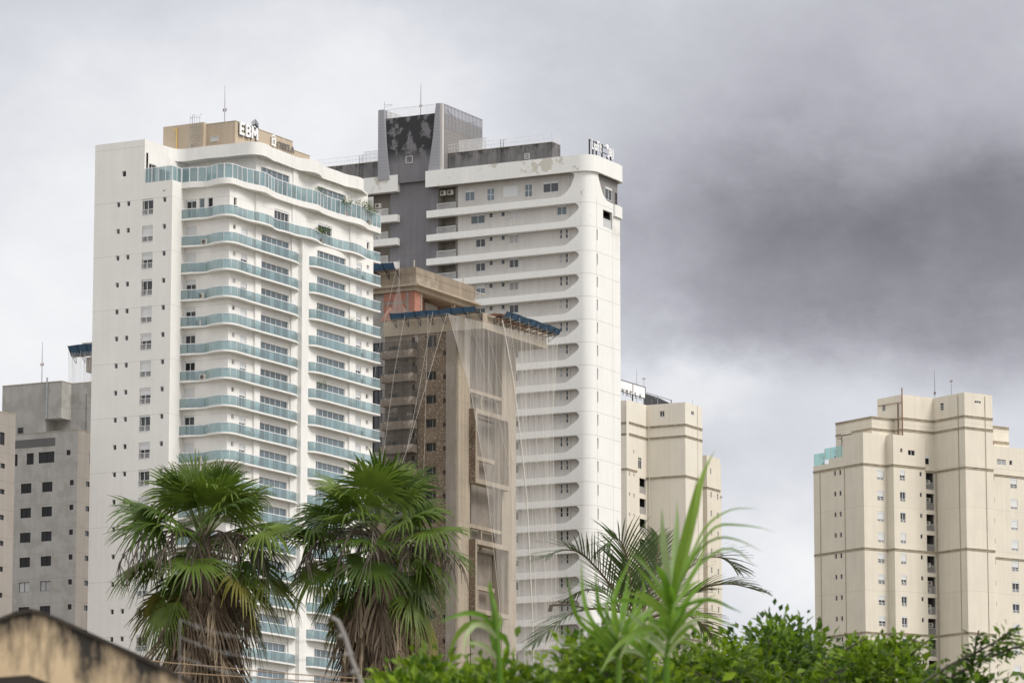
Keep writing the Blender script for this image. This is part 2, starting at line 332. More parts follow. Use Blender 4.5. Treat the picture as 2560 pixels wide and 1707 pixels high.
# ---------------------------------------------------------------- windows (one mesh of each kind and size, then copies)
CACHE = {}
def cached(key, fn):
    if key not in CACHE: CACHE[key] = fn()
    return CACHE[key]
R90 = -math.pi / 2
def opening(parent, name, pl, c, u0, z0, w, h, mull=(), pane='glass', depth=0.16, fr='frame', t=0.05, shut=0.0, rail=0.0, trans=()):
    """a window in its opening: frame mesh, with pane, shutter and rail as sub-parts."""
    loc, rot = ((u0, c, z0), 0.0) if pl == 'y' else ((c, u0 + w, z0), R90)
    def mk():
        b = MB(); d0, d1 = depth - 0.05, depth + 0.03
        b.box(0, w, d0, d1, 0, t).box(0, w, d0, d1, h - t, h).box(0, t, d0, d1, t, h - t).box(w - t, w, d0, d1, t, h - t)
        for f in mull: b.box(w * f - t * 0.6, w * f + t * 0.6, d0 + 0.003, d1, t, h - t)
        for f in trans: b.box(t, w - t, d0 + 0.004, d1 - 0.004, h * f - t * 0.6, h * f + t * 0.6)
        return b.mesh(name, M[fr])
    k = (name, round(w, 3), round(h, 3), tuple(mull), tuple(trans), depth, fr, t)
    o = link_mesh(name, cached(k, mk), parent, loc, rot)
    def mp(): return MB().quad((0.01, depth, 0.01), (w - 0.01, depth, 0.01), (w - 0.01, depth, h - 0.01), (0.01, depth, h - 0.01)).mesh('pane', M[pane])
    link_mesh('pane', cached(('pane', pane) + k, mp), o)
    if shut > 0:
        def ms():
            b = MB(); z = h - 0.22; b.box(0.02, w - 0.02, depth - 0.12, depth - 0.055, z, h - 0.01)
            if shut > 0.15: b.box(t, w - t, depth - 0.085, depth - 0.058, h * (1 - shut), z)
            return b.mesh('shutter', M['shutter'])
        link_mesh('shutter', cached(('sh', shut) + k, ms), o)
    if rail > 0:
        def mr():
            b = MB(); n = max(4, int(w / 0.13))
            b.box(0.0, w, -0.03, 0.03, rail - 0.05, rail).box(0.0, w, -0.03, 0.03, 0.02, 0.06).box(w / 2 - 0.03, w / 2 + 0.03, -0.02, 0.02, 0.06, rail - 0.05)
            for i in range(n + 1): x = 0.02 + (w - 0.04) * i / n; b.box(x - 0.012, x + 0.012, -0.012, 0.012, 0.06, rail - 0.05)
            return b.mesh('railing', M[fr])
        link_mesh('railing', cached(('ra', rail) + k, mr), o)
    return o
def bars(mb, a, b, z0, z1, step=0.14, r=0.018, rail=0.03, mi=0):
    """upright bar railing between two plan points."""
    A, B = Vector((*a, 0)), Vector((*b, 0)); n = max(2, int((B - A).length / step))
    d = (B - A).normalized(); nx, ny = -d.y * rail, d.x * rail
    for z, h in ((z1 - 0.05, z1), (z0, z0 + 0.05)):
        mb.prism([(A.x + nx, A.y + ny), (B.x + nx, B.y + ny), (B.x - nx, B.y - ny), (A.x - nx, A.y - ny)], z, h, mi)
    for i in range(n + 1):
        p = A.lerp(B, i / n); mb.box(p.x - r, p.x + r, p.y - r, p.y + r, z0 + 0.05, z1 - 0.05, mi)
    return mb
def resample(pts, step):
    P = [Vector(p) for p in pts]; L = [0.0]
    for i in range(1, len(P)): L.append(L[-1] + (P[i] - P[i - 1]).length)
    n = max(1, round(L[-1] / step)); out = []; j = 0
    for i in range(n + 1):
        t = L[-1] * i / n
        while j < len(P) - 2 and L[j + 1] < t: j += 1
        s = (t - L[j]) / max(1e-6, L[j + 1] - L[j]); out.append(P[j].lerp(P[j + 1], s))
    return out
def smooth(pts, n=6):
    P = [Vector(p) for p in pts]; out = []
    for i in range(len(P) - 1):
        a, b, c, d = P[max(i - 1, 0)], P[i], P[i + 1], P[min(i + 2, len(P) - 1)]
        for k in range(n):
            t = k / n; out.append(0.5 * ((2 * b) + (c - a) * t + (2 * a - 5 * b + 4 * c - d) * t * t + (3 * b - a - 3 * c + d) * t ** 3))
    out.append(P[-1]); return out
def offset(pts, d):
    out = []
    for i, p in enumerate(pts):
        t = (pts[min(i + 1, len(pts) - 1)] - pts[max(i - 1, 0)]).normalized(); out.append(p + Vector((-t.y, t.x)) * d)
    return out
def band(mb, line, th, z0, z1, mi=0):
    """thick upright wall along an open plan line, thickness to its left."""
    a = list(line); b = offset(a, th); n = len(a)
    for i in range(n - 1):
        for (p, q) in (((a[i], z0), (a[i], z1)),): pass
        A0, A1, B0, B1 = a[i], a[i + 1], b[i], b[i + 1]
        mb.quad((*A0, z0), (*A1, z0), (*A1, z1), (*A0, z1), mi); mb.quad((*B1, z0), (*B0, z0), (*B0, z1), (*B1, z1), mi)
        mb.quad((*A0, z1), (*A1, z1), (*B1, z1), (*B0, z1), mi); mb.quad((*B0, z0), (*B1, z0), (*A1, z0), (*A0, z0), mi)
    for k in (0, n - 1): mb.quad((*a[k], z0), (*b[k], z0), (*b[k], z1), (*a[k], z1), mi)
    return mb
def glass_rail(balcony, line, z0, h, post=False, step=0.95):
    """glass panels, then the rail over them, standing on a balcony edge."""
    ln = resample(line, step); g = MB()
    for i in range(len(ln) - 1):
        a, b = ln[i], ln[i + 1]; d = (b - a).normalized() * 0.02; t = Vector((-d.y, d.x)) * 0.4
        a, b = a + d, b - d
        g.add([(*(a + t), z0), (*(b + t), z0), (*(b + t), z0 + h), (*(a + t), z0 + h)], ((0, 1, 2, 3),))
    g.build('glass_balustrade', M['teal'], balcony)
    r = MB(); band(r, resample(line, 0.45), 0.07, z0 + h, z0 + h + 0.07)
    if post:
        for p in ln: r.box(p.x - 0.035, p.x + 0.035, p.y - 0.035, p.y + 0.035, z0, z0 + h)
    r.build('handrail', M['frame'], balcony)

# ================================================================ tower with the wavy teal balconies
T1 = Frame(431, 455, 440, 28.5)
t1 = thing('apartment_tower', 'white apartment tower with wavy teal glass balconies and tan rooftop block', 'apartment tower', (*T1.o, 0), T1.rot)
ZC, FH = 89.57, 2.9
NF = 19
slabs = [ZC - FH * i for i in range(NF + 1)]       # slabs[0] is the balcony that runs right across
def wv(pts): return smooth([(x, y) for y, x in pts], 5)
EDGE_L = wv([(0, 1.85), (-.75, 1.84), (-1.58, 2.07), (-2.24, 2.31), (-2.9, 2.31), (-3.81, 1.84), (-4.63, 1.6), (-5.49, 1.6), (-6.03, 1.95), (-6.33, 2.66), (-6.38, 3.8), (-6.31, 5.3), (-6.29, 6.8), (-6.28, 9.0), (-6.3, 11.6), (-6.3, 13.8), (-6.24, 15.2), (-5.85, 16.3)])
EDGE_R = wv([(-6.1, 17.72), (-6.32, 17.9), (-6.65, 18.25), (-6.85, 19.2), (-6.9, 20.8), (-6.87, 22.6), (-6.86, 27.0), (-6.85, 30.6), (-6.95, 32.0)])
EDGE_C = wv([(0, 1.82), (-1.5, 1.91), (-3.0, 2.18), (-4.06, 1.81), (-5.06, 1.54), (-5.8, 1.75), (-6.27, 2.4), (-6.2, 4.17), (-6.25, 5.42), (-6.55, 6.59), (-6.72, 8.07), (-6.6, 9.5), (-6.28, 10.5), (-6.17, 11.5), (-6.36, 12.6), (-6.4, 14.8), (-6.62, 15.9), (-6.89, 17.3), (-6.75, 18.6), (-6.36, 20.1), (-6.22, 22.3), (-6.3, 24.7), (-6.68, 26.0), (-6.62, 28.1), (-6.1, 30.4), (-6.2, 33.2)])
EDGE_P = wv([(0, 1.82), (-1.17, 1.84), (-2.74, 2.37), (-3.58, 2.07), (-4.79, 1.67), (-5.73, 1.89), (-6.14, 2.56), (-6.1, 4.65), (-6.45, 6.5), (-6.7, 7.9), (-6.28, 9.98), (-6.05, 11.5), (-6.07, 13.7), (-6.12, 15.9), (-6.42, 17.6), (-6.6, 19.0), (-6.3, 20.3), (-6.1, 22.6), (-6.22, 24.9), (-6.53, 26.7), (-6.65, 28.0), (-6.4, 29.4), (-6.05, 30.7), (-5.97, 33.6)])
EDGE_T = wv([(3.63, 0), (3.58, 1.04), (3.56, 2.5), (3.5, 3.7), (3.42, 4.88), (3.15, 5.74), (2.5, 6.05), (1.6, 6.1), (-.3, 6.03), (-2.72, 6.25), (-4.64, 6.3), (-5.8, 6.5), (-6.35, 7.0), (-6.55, 7.7), (-6.5, 8.7), (-6.15, 10.3), (-6.18, 11.2), (-6.06, 13.6), (-6.02, 15.7), (-6.37, 16.6), (-6.79, 17.5), (-6.84, 18.4), (-6.6, 19.4), (-6.1, 20.6), (-6.05, 21.6), (-6.12, 23.8), (-6.04, 25.7), (-6.45, 27.3), (-6.49, 28.4), (-6.2, 29.4)])
YL, YR, YP, XW = -5.55, -6.15, -6.22, 2.72       # wall planes of the two bays, the pier and the side wall
# --- openings floor by floor
holes_side, holes_sw, holes_l, holes_r, wins = [], [], [], [], []
rnd = random.Random(3)
for i, zs in enumerate(slabs):
    for u0, w in ((6.60, 0.44), (5.32, 0.44), (0.75, 0.44)):
        holes_side.append((u0, u0 + w, zs - 1.12, zs - 0.56)); wins.append(('small_window', 'x', 0, u0, zs - 1.12, w, 0.56, {}))
    holes_side.append((2.38, 3.77, zs - 2.30, zs - 0.55)); wins.append(('balconet_window', 'x', 0, 2.38, zs - 2.30, 1.39, 1.75, dict(mull=(0.5,), shut=rnd.choice((0.12, 0.66, 0.66, 0.66, 0.12, 0.45)), rail=0.62)))
    holes_sw.append((-1.35, -0.09, zs - 2.75, zs - 0.5)); wins.append(('shutter_window', 'x', XW, -1.35, zs - 2.75, 1.26, 2.25, dict(mull=(0.5,), shut=rnd.choice((0.12, 0.24, 0.24, 0.85, 0.85)), pane=rnd.choice(('glass', 'glass_black')))))
    holes_l += [(3.37, 3.9, zs - 1.12, zs - 0.62), (4.92, 6.2, zs - 2.75, zs - 0.66), (8.78, 14.7, zs - 2.75, zs - 0.72)]
    wins += [('small_window', 'y', YL, 3.37, zs - 1.12, 0.53, 0.5, dict(pane='curtain' if i % 3 else 'glass')), ('shutter_window', 'y', YL, 4.92, zs - 2.75, 1.28, 2.09, dict(mull=(0.5,), shut=rnd.choice((0.24, 0.85, 0.85, 0.3)))),
             ('sliding_door', 'y', YL, 8.78, zs - 2.75, 5.92, 2.03, dict(mull=(0.06, 0.235, 0.41, 0.59, 0.78), pane=rnd.choice(('glass_blue', 'glass_blue', 'glass_blue'))))]
    holes_r += [(19.6, 25.65, zs - 2.75, zs - 0.72), (27.95, 29.1, zs - 2.75, zs - 0.66), (30.2, 30.75, zs - 1.12, zs - 0.62)]
    wins += [('sliding_door', 'y', YR, 19.6, zs - 2.75, 6.05, 2.03, dict(mull=(0.09, 0.25, 0.42, 0.6, 0.8), pane='glass_blue')), ('shutter_window', 'y', YR, 27.95, zs - 2.75, 1.15, 2.09, dict(mull=(0.5,), shut=rnd.choice((0.24, 0.85, 0.85, 0.3)))),
             ('small_window', 'y', YR, 30.2, zs - 1.12, 0.55, 0.5, dict(pane='curtain' if (i + 1) % 3 else 'glass'))]
# the storey above the long balcony is laid out differently
for u0, w in ((6.60, 0.44), (5.32, 0.44), (0.75, 0.44)):
    holes_side.append((u0, u0 + w, 91.35, 91.91)); wins.append(('small_window', 'x', 0, u0, 91.35, w, 0.56, {}))
holes_side.append((2.38, 3.77, 90.17, 91.92)); wins.append(('balconet_window', 'x', 0, 2.38, 90.17, 1.39, 1.75, dict(mull=(0.5,), shut=0.12, rail=0.62)))
holes_sw += [(-1.28, -0.03, 89.8, 91.95), (-2.3, -1.64, 90.6, 91.97), (-3.35, -2.73, 89.8, 91.95)]
wins += [('shutter_window', 'x', XW, -1.28, 89.8, 1.25, 2.15, dict(mull=(0.5,), shut=0.12)), ('narrow_window', 'x', XW, -2.3, 90.6, 0.66, 1.37, dict(pane='glass_blue', trans=(0.2,))), ('balcony_door', 'x', XW, -3.35, 89.8, 0.62, 2.15, dict(pane='glass_black'))]
holes_u = [(3.42, 4.01, 90.8, 91.86), (11.6, 14.62, 89.85, 92.15), (20.7, 23.6, 89.85, 92.15), (31.23, 31.79, 91.0, 91.78)]
wins += [('small_window', 'y', YL, 3.42, 90.8, 0.59, 1.06, dict(pane='glass_black')), ('sliding_door', 'y', YL, 11.6, 89.85, 3.02, 2.3, dict(mull=(0.25, 0.5, 0.75), shut=0.12)), ('sliding_door', 'y', YL, 20.7, 89.85, 2.9, 2.3, dict(mull=(0.33, 0.66), shut=0.12)), ('small_window', 'y', YL, 31.23, 91.0, 0.56, 0.78, {})]
holes_side += [(5.9, 6.42, 94.62, 95.25), (0.75, 1.2, 92.5, 92.66)]; wins += [('small_window', 'x', 0, 5.9, 94.62, 0.52, 0.63, dict(pane='glass_black'))]
b = MB()
b.wall('x', 0, 0, 3.55, 0, 93.68, holes_side, 0.30); b.wall('x', 0, 3.55, 9.9, 0, 98.44, holes_side, 0.30)
b.wall('y', 0, 0, XW, 0, 93.68); b.quad((0, 3.55, 93.68), (0, 3.55, 98.44), (0.3, 3.55, 98.44), (0.3, 3.55, 93.68))
b.wall('x', XW, -3.93, 0, 0, 93.1, holes_sw, 0.22); b.wall('x', XW - 0.12, YL, -3.93, 0, 93.1); b.quad((XW - .12, -3.93, 0), (XW, -3.93, 0), (XW, -3.93, 93.1), (XW - .12, -3.93, 93.1))
b.wall('y', YL, XW - 0.12, 17.2, 0, 93.1, holes_l + holes_u, 0.22)
b.wall('y', YR, 17.2, 31.65, 0, 89.6, holes_r, 0.22); b.wall('y', YL, 17.2, 32.65, 89.6, 93.1, holes_u, 0.22); b.quad((31.65, YR, 0), (31.65, 9, 0), (31.65, 9, 89.6), (31.65, YR, 89.6)); b.quad((32.65, YL, 89.6), (32.65, 9, 89.6), (32.65, 9, 97.2), (32.65, YL, 97.2)); b.quad((17.2, YR, 0), (17.2, YL, 0), (17.2, YL, 89.6), (17.2, YR, 89.6))
b.quad((0, 9.9, 0), (31.65, 9.9, 0), (31.65, 9.9, 97.2), (0, 9.9, 98.44)); b.quad((0, 9.9, 98.2), (0, 3.6, 98.2), (31, 3.6, 98.2), (31, 9.9, 98.2))
b.build('wall', M['white'], t1)
for x0, x1, y, z1, nm in ((7.55, 8.72, YL - 0.22, 93.07, 'pilaster'), (26.3, 27.55, YR - 0.2, 89.57, 'pilaster'), (27.3, 28.6, YL - 0.2, 93.07, 'pilaster'), (15.1, 17.95, YL - 0.14, 93.07, 'pilaster'), (16.35, 17.72, YP, 89.57, 'pier'), (14.95, 16.35, YL - 0.2, 89.57, 'pilaster')):
    MB().prism([(x0, y), (x1, y), (x1, y + 0.7), (x0, y + 0.7)], 0 if nm == 'pier' else (89.6 if z1 > 90 and x0 > 10 else 30), z1).build(nm, M['white_trim'], t1)
for a in wins: opening(t1, *a[:7], **a[7])
lf = [Vector((16.3, -5.5)), Vector((2.6, -5.5)), Vector((2.6, 0))]
BL = {}
def balcony_mesh(key, line, back, z, h):
    def mk():
        m = MB(); m.prism([tuple(p) for p in line] + back, z, z + h); return m.mesh('slab', M['white_trim'])
    return cached(key, mk)
def balcony(line, back, z, h, gh, post=False, step=0.95, key=None):
    o = link_mesh('balcony', balcony_mesh((key, h), line, back, 0, h), t1, (0, 0, z))
    glass_rail(o, offset(line, 0.06), h, gh, post, step)
    return o
protoL = balcony(EDGE_L, [(16.3, -5.4), (2.65, -5.4), (2.65, 0)], slabs[1], 0.19, 0.98, key='L')
protoR = balcony(EDGE_R, [(31.9, -6.05), (17.75, -6.05)], slabs[1], 0.19, 0.98, key='R')
for z in slabs[2:]:
    for pr in (protoL, protoR):
        c = pr.copy(); COL.objects.link(c); c.location.z = z; c.parent = t1
        for ch in pr.children: d = ch.copy(); COL.objects.link(d); d.parent = c
def condenser(parent, x, y, z, rot):
    o = link_mesh('air_conditioner', cached('acb', lambda: MB().box(-0.4, 0.4, -0.15, 0.15, 0, 0.6).mesh('condenser', M['ac'])), parent, (x, y, z), rot)
    f = MB().prism([(0.23 * math.cos(a * math.pi / 8), 0.23 * math.sin(a * math.pi / 8)) for a in range(16)], 0, 0.012).mesh('fan_grille', M['grey_dark']); f.transform(Matrix.Rotation(math.pi / 2, 4, 'X')); f.transform(Matrix.Translation((-0.08, -0.151, 0.3))); link_mesh('fan_grille', f, o)
for k, i in enumerate((1, 3, 4, 6, 9, 11, 13)): condenser(t1, 2.45, -2.6 + 0.35 * (k % 3), slabs[i] + 0.2, R90)
for k, i in enumerate((2, 3, 5, 8, 10, 12)): condenser(t1, 5.6 + 0.5 * (k % 2), YL - 0.25, slabs[i] + 0.2, 0.0)
for k, i in enumerate((1, 4, 5, 7, 9)): condenser(t1, 28.6, YR - 0.25, slabs[i] + 0.2, 0.0)
balcony(EDGE_C, [(33.2, -6.0), (17.3, -6.0), (17.3, -5.4), (2.65, -5.4), (2.65, 0)], ZC, 0.20, 0.98, key='C')
balcony(EDGE_P, [(33.6, -5.5), (2.65, -5.4), (2.65, 0)], 93.07, 0.64, 1.50, True, 0.92, key='P')
o = MB().box(0.02, 3.0, 0.02, 3.5, 93.5, 93.66).build('terrace_floor', M['white_trim'], t1)
glass_rail(o, [Vector((0.06, 3.5)), Vector((0.06, 0.06)), Vector((1.8, 0.06))], 93.68, 1.52, True, 0.86)
# --- penthouse: set-back walls, wavy roof parapet, tan rooftop block
b = MB(); ph = [(8.78, 14.6, 93.7, 96.2), (20.5, 26.4, 93.7, 96.2)]
b.wall('y', YL, 7.8, 31.4, 93.1, 97.2, ph, 0.2); b.wall('x', 7.8, YL, 3.3, 93.1, 97.2); b.wall('y', 3.3, 0.3, 7.8, 93.1, 97.2, [(0.5, 1.9, 93.7, 95.9), (2.2, 4.6, 93.7, 95.7)], 0.2)
b.build('penthouse_wall', M['white_trim'], t1)
for x0 in (8.78, 20.5): opening(t1, 'sliding_door', 'y', YL, x0, 93.7, 5.85, 2.5, mull=(0.06, 0.235, 0.41, 0.59, 0.78), pane='glass_blue', depth=0.16)
for x0, w, h in ((0.5, 1.4, 2.2), (2.2, 2.4, 2.0)): opening(t1, 'terrace_door', 'y', 3.3, x0, 93.7, w, h, pane='glass_black', mull=(0.5,))
MB().prism([(15.2, YL - 0.16), (16.2, YL - 0.16), (16.2, YL + 0.1), (15.2, YL + 0.1)], 93.71, 97.06).build('pilaster', M['white_trim'], t1)
line = [p for p in EDGE_T]
pr = MB(); band(pr, line, 0.3, 97.06, 98.44); pr.build('parapet', M['white_trim'], t1)
so = MB(); so.prism([tuple(p) for p in offset(line, 0.02)] + [(31.5, -5.5), (31.5, 9.0), (0.31, 9.0)], 97.09, 97.3); so.build('roof_slab', M['white_trim'], t1)
roof = MB(); XB, YB, ZB = 7.2, -3.22, 101.1
roof.prism([(XB, YB), (19.0, YB), (19.0, 5.9), (XB, 5.9)], 97.3, ZB); roof.build('rooftop_block', M['tan'], t1)
MB().prism([(XB - 0.62, 0.40), (XB - 0.003, 0.40), (XB - 0.003, 5.57), (XB - 0.62, 5.57)], 97.3, ZB + 0.16).build('stair_block', M['tan'], t1)
MB().box(19.003, 23.1, YB + 0.3, 2, 97.3, 100.3).build('plant_block', M['tan'], t1)
b = MB()
for x0, x1, y0, y1, z1 in ((XB - .03, 19.03, YB - .04, 5.9, ZB), (19.04, 23.14, YB + .26, 2, 100.3)): b.box(x0, x1, y0, y1, z1, z1 + 0.07)
b.build('coping', M['moulding'], t1)
opening(t1, 'vent_window', 'x', XB - 0.05, -1.1, 99.1, 1.0, 0.62, pane='curtain', depth=0.02, fr='ac')
opening(t1, 'vent_window', 'y', YB - 0.05, 9.8, 98.65, 1.0, 0.62, pane='curtain', depth=0.02, fr='ac')
g = MB(); y = 3.75
g.tube([(XB - 0.75, y, 98.2), (XB - 0.75, y, 100.75)], 0.07).tube([(XB - 0.75, y, 100.5), (XB - 0.75, y + 0.35, 100.85)], 0.06).tube([(XB - 0.75, y, 100.6), (XB - 0.75, y - 0.12, 100.95)], 0.06)
g.build('gas_pipe', M['yellowpipe'], t1)
g = MB()
for yy in (1.95, 2.1): g.tube([(XB - 0.75, yy, 98.2), (XB - 0.75, yy, 99.0)], 0.04)
g.build('vent_pipe', M['ac'], t1)
g = MB()                                                    # caged ladder up the stair block
for yy in (1.7, 0.75):
    g.tube([(XB - 0.85, yy, 97.5), (XB - 0.85, yy, 102.0), (XB - 0.7, yy, 102.2), (XB - 0.45, yy, 102.1)], 0.022, 5)
for yy in (1.65, 1.35, 1.1, 0.8): g.tube([(XB - 1.35, yy, 98.6), (XB - 1.35, yy, 102.0)], 0.016, 5)
for k in range(10): g.tube([(XB - 0.85, 0.75, 97.8 + k * 0.36), (XB - 0.85, 1.7, 97.8 + k * 0.36)], 0.015, 5)
for z in (98.7, 99.7, 100.7, 101.7): g.tube([(XB - 0.85, 0.75, z), (XB - 1.3, 0.78, z), (XB - 1.42, 1.22, z), (XB - 1.3, 1.67, z), (XB - 0.85, 1.7, z)], 0.02, 5)
g.build('cage_ladder', M['steel'], t1)
def antenna(label, fr_rot, o, x, y, z0, z1, arms, lamp=None, r=0.05):
    c = Vector((x, y)); rot = Matrix.Rotation(fr_rot, 2); p = Vector(o) + rot @ c
    t = thing('antenna_mast', label, 'antenna', (p.x, p.y, z0), fr_rot)
    MB().tube([(0, 0, 0), (0, 0, (z1 - z0) * 0.6), (0, 0, z1 - z0)], [r, r * 0.8, r * 0.45]).build('mast', M['steel'], t)
    for zz, w in arms: MB().tube([(0, -w, zz - z0), (0, 0, zz - z0 - 0.15), (0, w, zz - z0)], 0.02, 5).build('arm', M['steel'], t)
    if lamp:
        for s in (-0.17, 0.17): MB().tube([(0, s, lamp - z0), (0, s, lamp - z0 + 0.3)], 0.06, 8).build('beacon', M['rust'], t)
    return t
antenna('thin antenna mast on the tan rooftop block with two small red beacons', T1.rot, T1.o, XB + 0.5, -1.55, ZB + 0.07, 105.3, ((102.5, 0.17),), 102.45)

# --- lettering strokes: unit letters 1 high, each stroke a polyline with its width
def arc(cx, cy, rx, ry, a0, a1, n=10): return [(cx + rx * math.cos(math.radians(a0 + (a1 - a0) * i / n)), cy + ry * math.sin(math.radians(a0 + (a1 - a0) * i / n))) for i in range(n + 1)]
SANS = {
    'E': [[(0.1, 0), (0.1, 1)], [(0.1, 0.91), (0.6, 0.91)], [(0.1, 0.5), (0.52, 0.5)], [(0.1, 0.09), (0.6, 0.09)]],
    'B': [[(0.1, 0), (0.1, 1)], [(0.1, 0.91), (0.35, 0.91)] + arc(0.36, 0.71, 0.17, 0.2, 90, -90, 6) + [(0.1, 0.51)], [(0.1, 0.49)] + arc(0.38, 0.29, 0.2, 0.2, 90, -90, 6) + [(0.1, 0.09)]],
    'M': [[(0.1, 0), (0.1, 1)], [(0.1, 0.93), (0.42, 0.35), (0.74, 0.93)], [(0.74, 0), (0.74, 1)]],
    'L': [[(0.1, 0), (0.1, 1)], [(0.1, 0.06), (0.5, 0.06)]], 'o': [arc(0.28, 0.3, 0.22, 0.28, 0, 360, 14)],
    'f': [arc(0.32, 0.8, 0.16, 0.18, 30, 180, 6) + [(0.16, 0)], [(0.02, 0.56), (0.34, 0.56)]], 't': [[(0.16, 0.85), (0.16, 0.1), (0.3, 0.03)], [(0.02, 0.58), (0.32, 0.58)]],
    'J': [[(0.34, 1), (0.34, 0.2)] + arc(0.16, 0.15, 0.18, 0.35, 0, -120, 6)],
}
SERIF = {   # (stroke, relative width)
    'C': [(arc(0.42, 0.5, 0.36, 0.46, 50, 180, 8) + arc(0.42, 0.5, 0.36, 0.46, 180, 310, 8)[1:], 1.0), ([(0.66, 0.95), (0.66, 0.72)], 0.5)],
    'Y': [([(0.08, 0.96), (0.36, 0.45)], 1.1), ([(0.66, 0.96), (0.36, 0.45)], 0.6), ([(0.36, 0.5), (0.36, 0.0)], 1.1), ([(0, 0.97), (0.2, 0.97)], 0.4), ([(0.54, 0.97), (0.74, 0.97)], 0.4), ([(0.24, 0.03), (0.48, 0.03)], 0.4)],
    'R': [([(0.14, 0), (0.14, 1)], 1.2), ([(0.14, 0.95), (0.36, 0.95)] + arc(0.38, 0.73, 0.2, 0.22, 90, -90, 8) + [(0.14, 0.51)], 0.8), ([(0.34, 0.5), (0.7, 0.0)], 1.1), ([(0.02, 0.03), (0.28, 0.03)], 0.4)],
    'E': [([(0.14, 0), (0.14, 1)], 1.2), ([(0.14, 0.97), (0.56, 0.97)], 0.5), ([(0.14, 0.52), (0.46, 0.52)], 0.5), ([(0.14, 0.03), (0.6, 0.03)], 0.5), ([(0.56, 0.97), (0.56, 0.8)], 0.4), ([(0.6, 0.03), (0.6, 0.22)], 0.4)],
    'L': [([(0.14, 0), (0.14, 1)], 1.2), ([(0.02, 0.97), (0.28, 0.97)], 0.4), ([(0.02, 0.03), (0.58, 0.03)], 0.5), ([(0.58, 0.03), (0.58, 0.24)], 0.4)],
    'A': [([(0.04, 0), (0.36, 0.97)], 0.6), ([(0.36, 0.97), (0.7, 0)], 1.2), ([(0.16, 0.36), (0.56, 0.36)], 0.5), ([(-0.04, 0.03), (0.14, 0.03)], 0.4), ([(0.58, 0.03), (0.8, 0.03)], 0.4)],
}
def glyph(mb, strokes, x, z, h, wd, y0, y1, sx=1.0, mi=0):
    """flat-cut letter in the x-z plane from y0 (front) to y1 (back)."""
    k = 0
    for st in strokes:
        pts, rw = st if isinstance(st, tuple) else (st, 1.0)
        w = wd * rw / 2
        for i in range(len(pts) - 1):
            p, q = Vector((x + pts[i][0] * h * sx, z + pts[i][1] * h)), Vector((x + pts[i + 1][0] * h * sx, z + pts[i + 1][1] * h))
            d = (q - p); d = d.normalized() if d.length > 1e-6 else Vector((1, 0)); n = Vector((-d.y, d.x)) * w; e = d * (w * 0.35 if len(pts) > 2 else 0)
            c = [p + n - e, q + n + e, q - n + e, p - n - e]; yo = y0 + 0.0015 * (k % 7); k += 1
            mb.slab_xz([tuple(v) for v in c], yo, y1, mi)
    return mb
def letters(parent, text, font, x, z, h, wd, y0, y1, adv, mat, back=None, sx=1.0, slope=0.0):
    for i, ch in enumerate(text):
        if ch == ' ': x += adv * 0.6; continue
        m = glyph(MB(), font[ch], x, z + slope * i, h, wd, y0, y1, sx)
        o = m.build('letter', mat, parent)
        if back: glyph(MB(), font[ch], x + 0.07, z + slope * i - 0.05, h, wd, y1 + 0.004, y1 + 0.12, sx).build('letter_return', back, o)
        x += adv[i] if isinstance(adv, (list, tuple)) else adv
s1 = thing('rooftop_sign', 'big white block letters with a striped chevron on the tan rooftop block', 'sign', (*(T1.o + T1.X * 0 + T1.Y * YB), 0), T1.rot)
def og(px, py): return T1.ony(400 + px * .17028, 210 + py * .17028, YB)
q0, q1, q2 = og(1150, 745), og(1150, 562), og(1422, 820); eh = q1.z - q0.z; ew = q2.x - q0.x
letters(s1, 'EBM', SANS, q0.x - 0.1, q0.z, eh, eh * 0.19, -0.30, -0.16, (ew * 0.32, ew * 0.31, 1.0), M['signwhite'], M['signdark'], sx=ew / eh * 0.42)
xm = q0.x + ew * 0.63; wm = ew * 0.17
for k in range(3):
    zc = q1.z - 0.02 + 0.26 * k; c = [(xm, zc), (xm + wm, zc + .42), (xm + 2 * wm, zc), (xm + 2 * wm, zc - .15), (xm + wm, zc + .27), (xm, zc - .15)]
    MB().slab_xz([c[1], c[2], c[3], c[4]], -0.30, -0.16).slab_xz([c[0], c[1], c[4], c[5]], -0.299, -0.161).build('chevron', M['flare'] if k else M['signdark'], s1)
s2 = thing('logo_sign', 'white square emblem and dark serif letters low on the tan rooftop block', 'sign', (*(T1.o + T1.Y * YB), 0), T1.rot)
q0, q1 = og(1618, 905), og(1672, 800); ex, ez, eh = q0.x, q0.z, 0.86; ew = q1.x - q0.x
b = MB(); t = 0.18
for x0, x1, z0, z1 in ((0, t, 0, eh), (ew - t, ew, 0, eh), (t, ew - t, 0, t), (t, ew - t, eh - t, eh)): b.box(ex + x0, ex + x1, -0.28, -0.14, ez + z0, ez + z1)
b.slab_xz([(ex - .03, ez + eh + .06), (ex + ew / 2, ez + eh + .28), (ex + ew + .03, ez + eh + .06), (ex + ew + .03, ez + eh + .17), (ex + ew / 2, ez + eh + .40), (ex - .03, ez + eh + .17)], -0.281, -0.139)
b.build('emblem', M['signwhite'], s2)
q2, q3 = og(1697, 935), og(1945, 990)
letters(s2, 'CYRELA', SERIF, q2.x, q2.z - 0.02, 0.74, 0.085, -0.24, -0.12, (q3.x - q2.x) / 5.9, M['signgrey'], None, sx=(q3.x - q2.x) / 6 / 0.72 * 1.25)
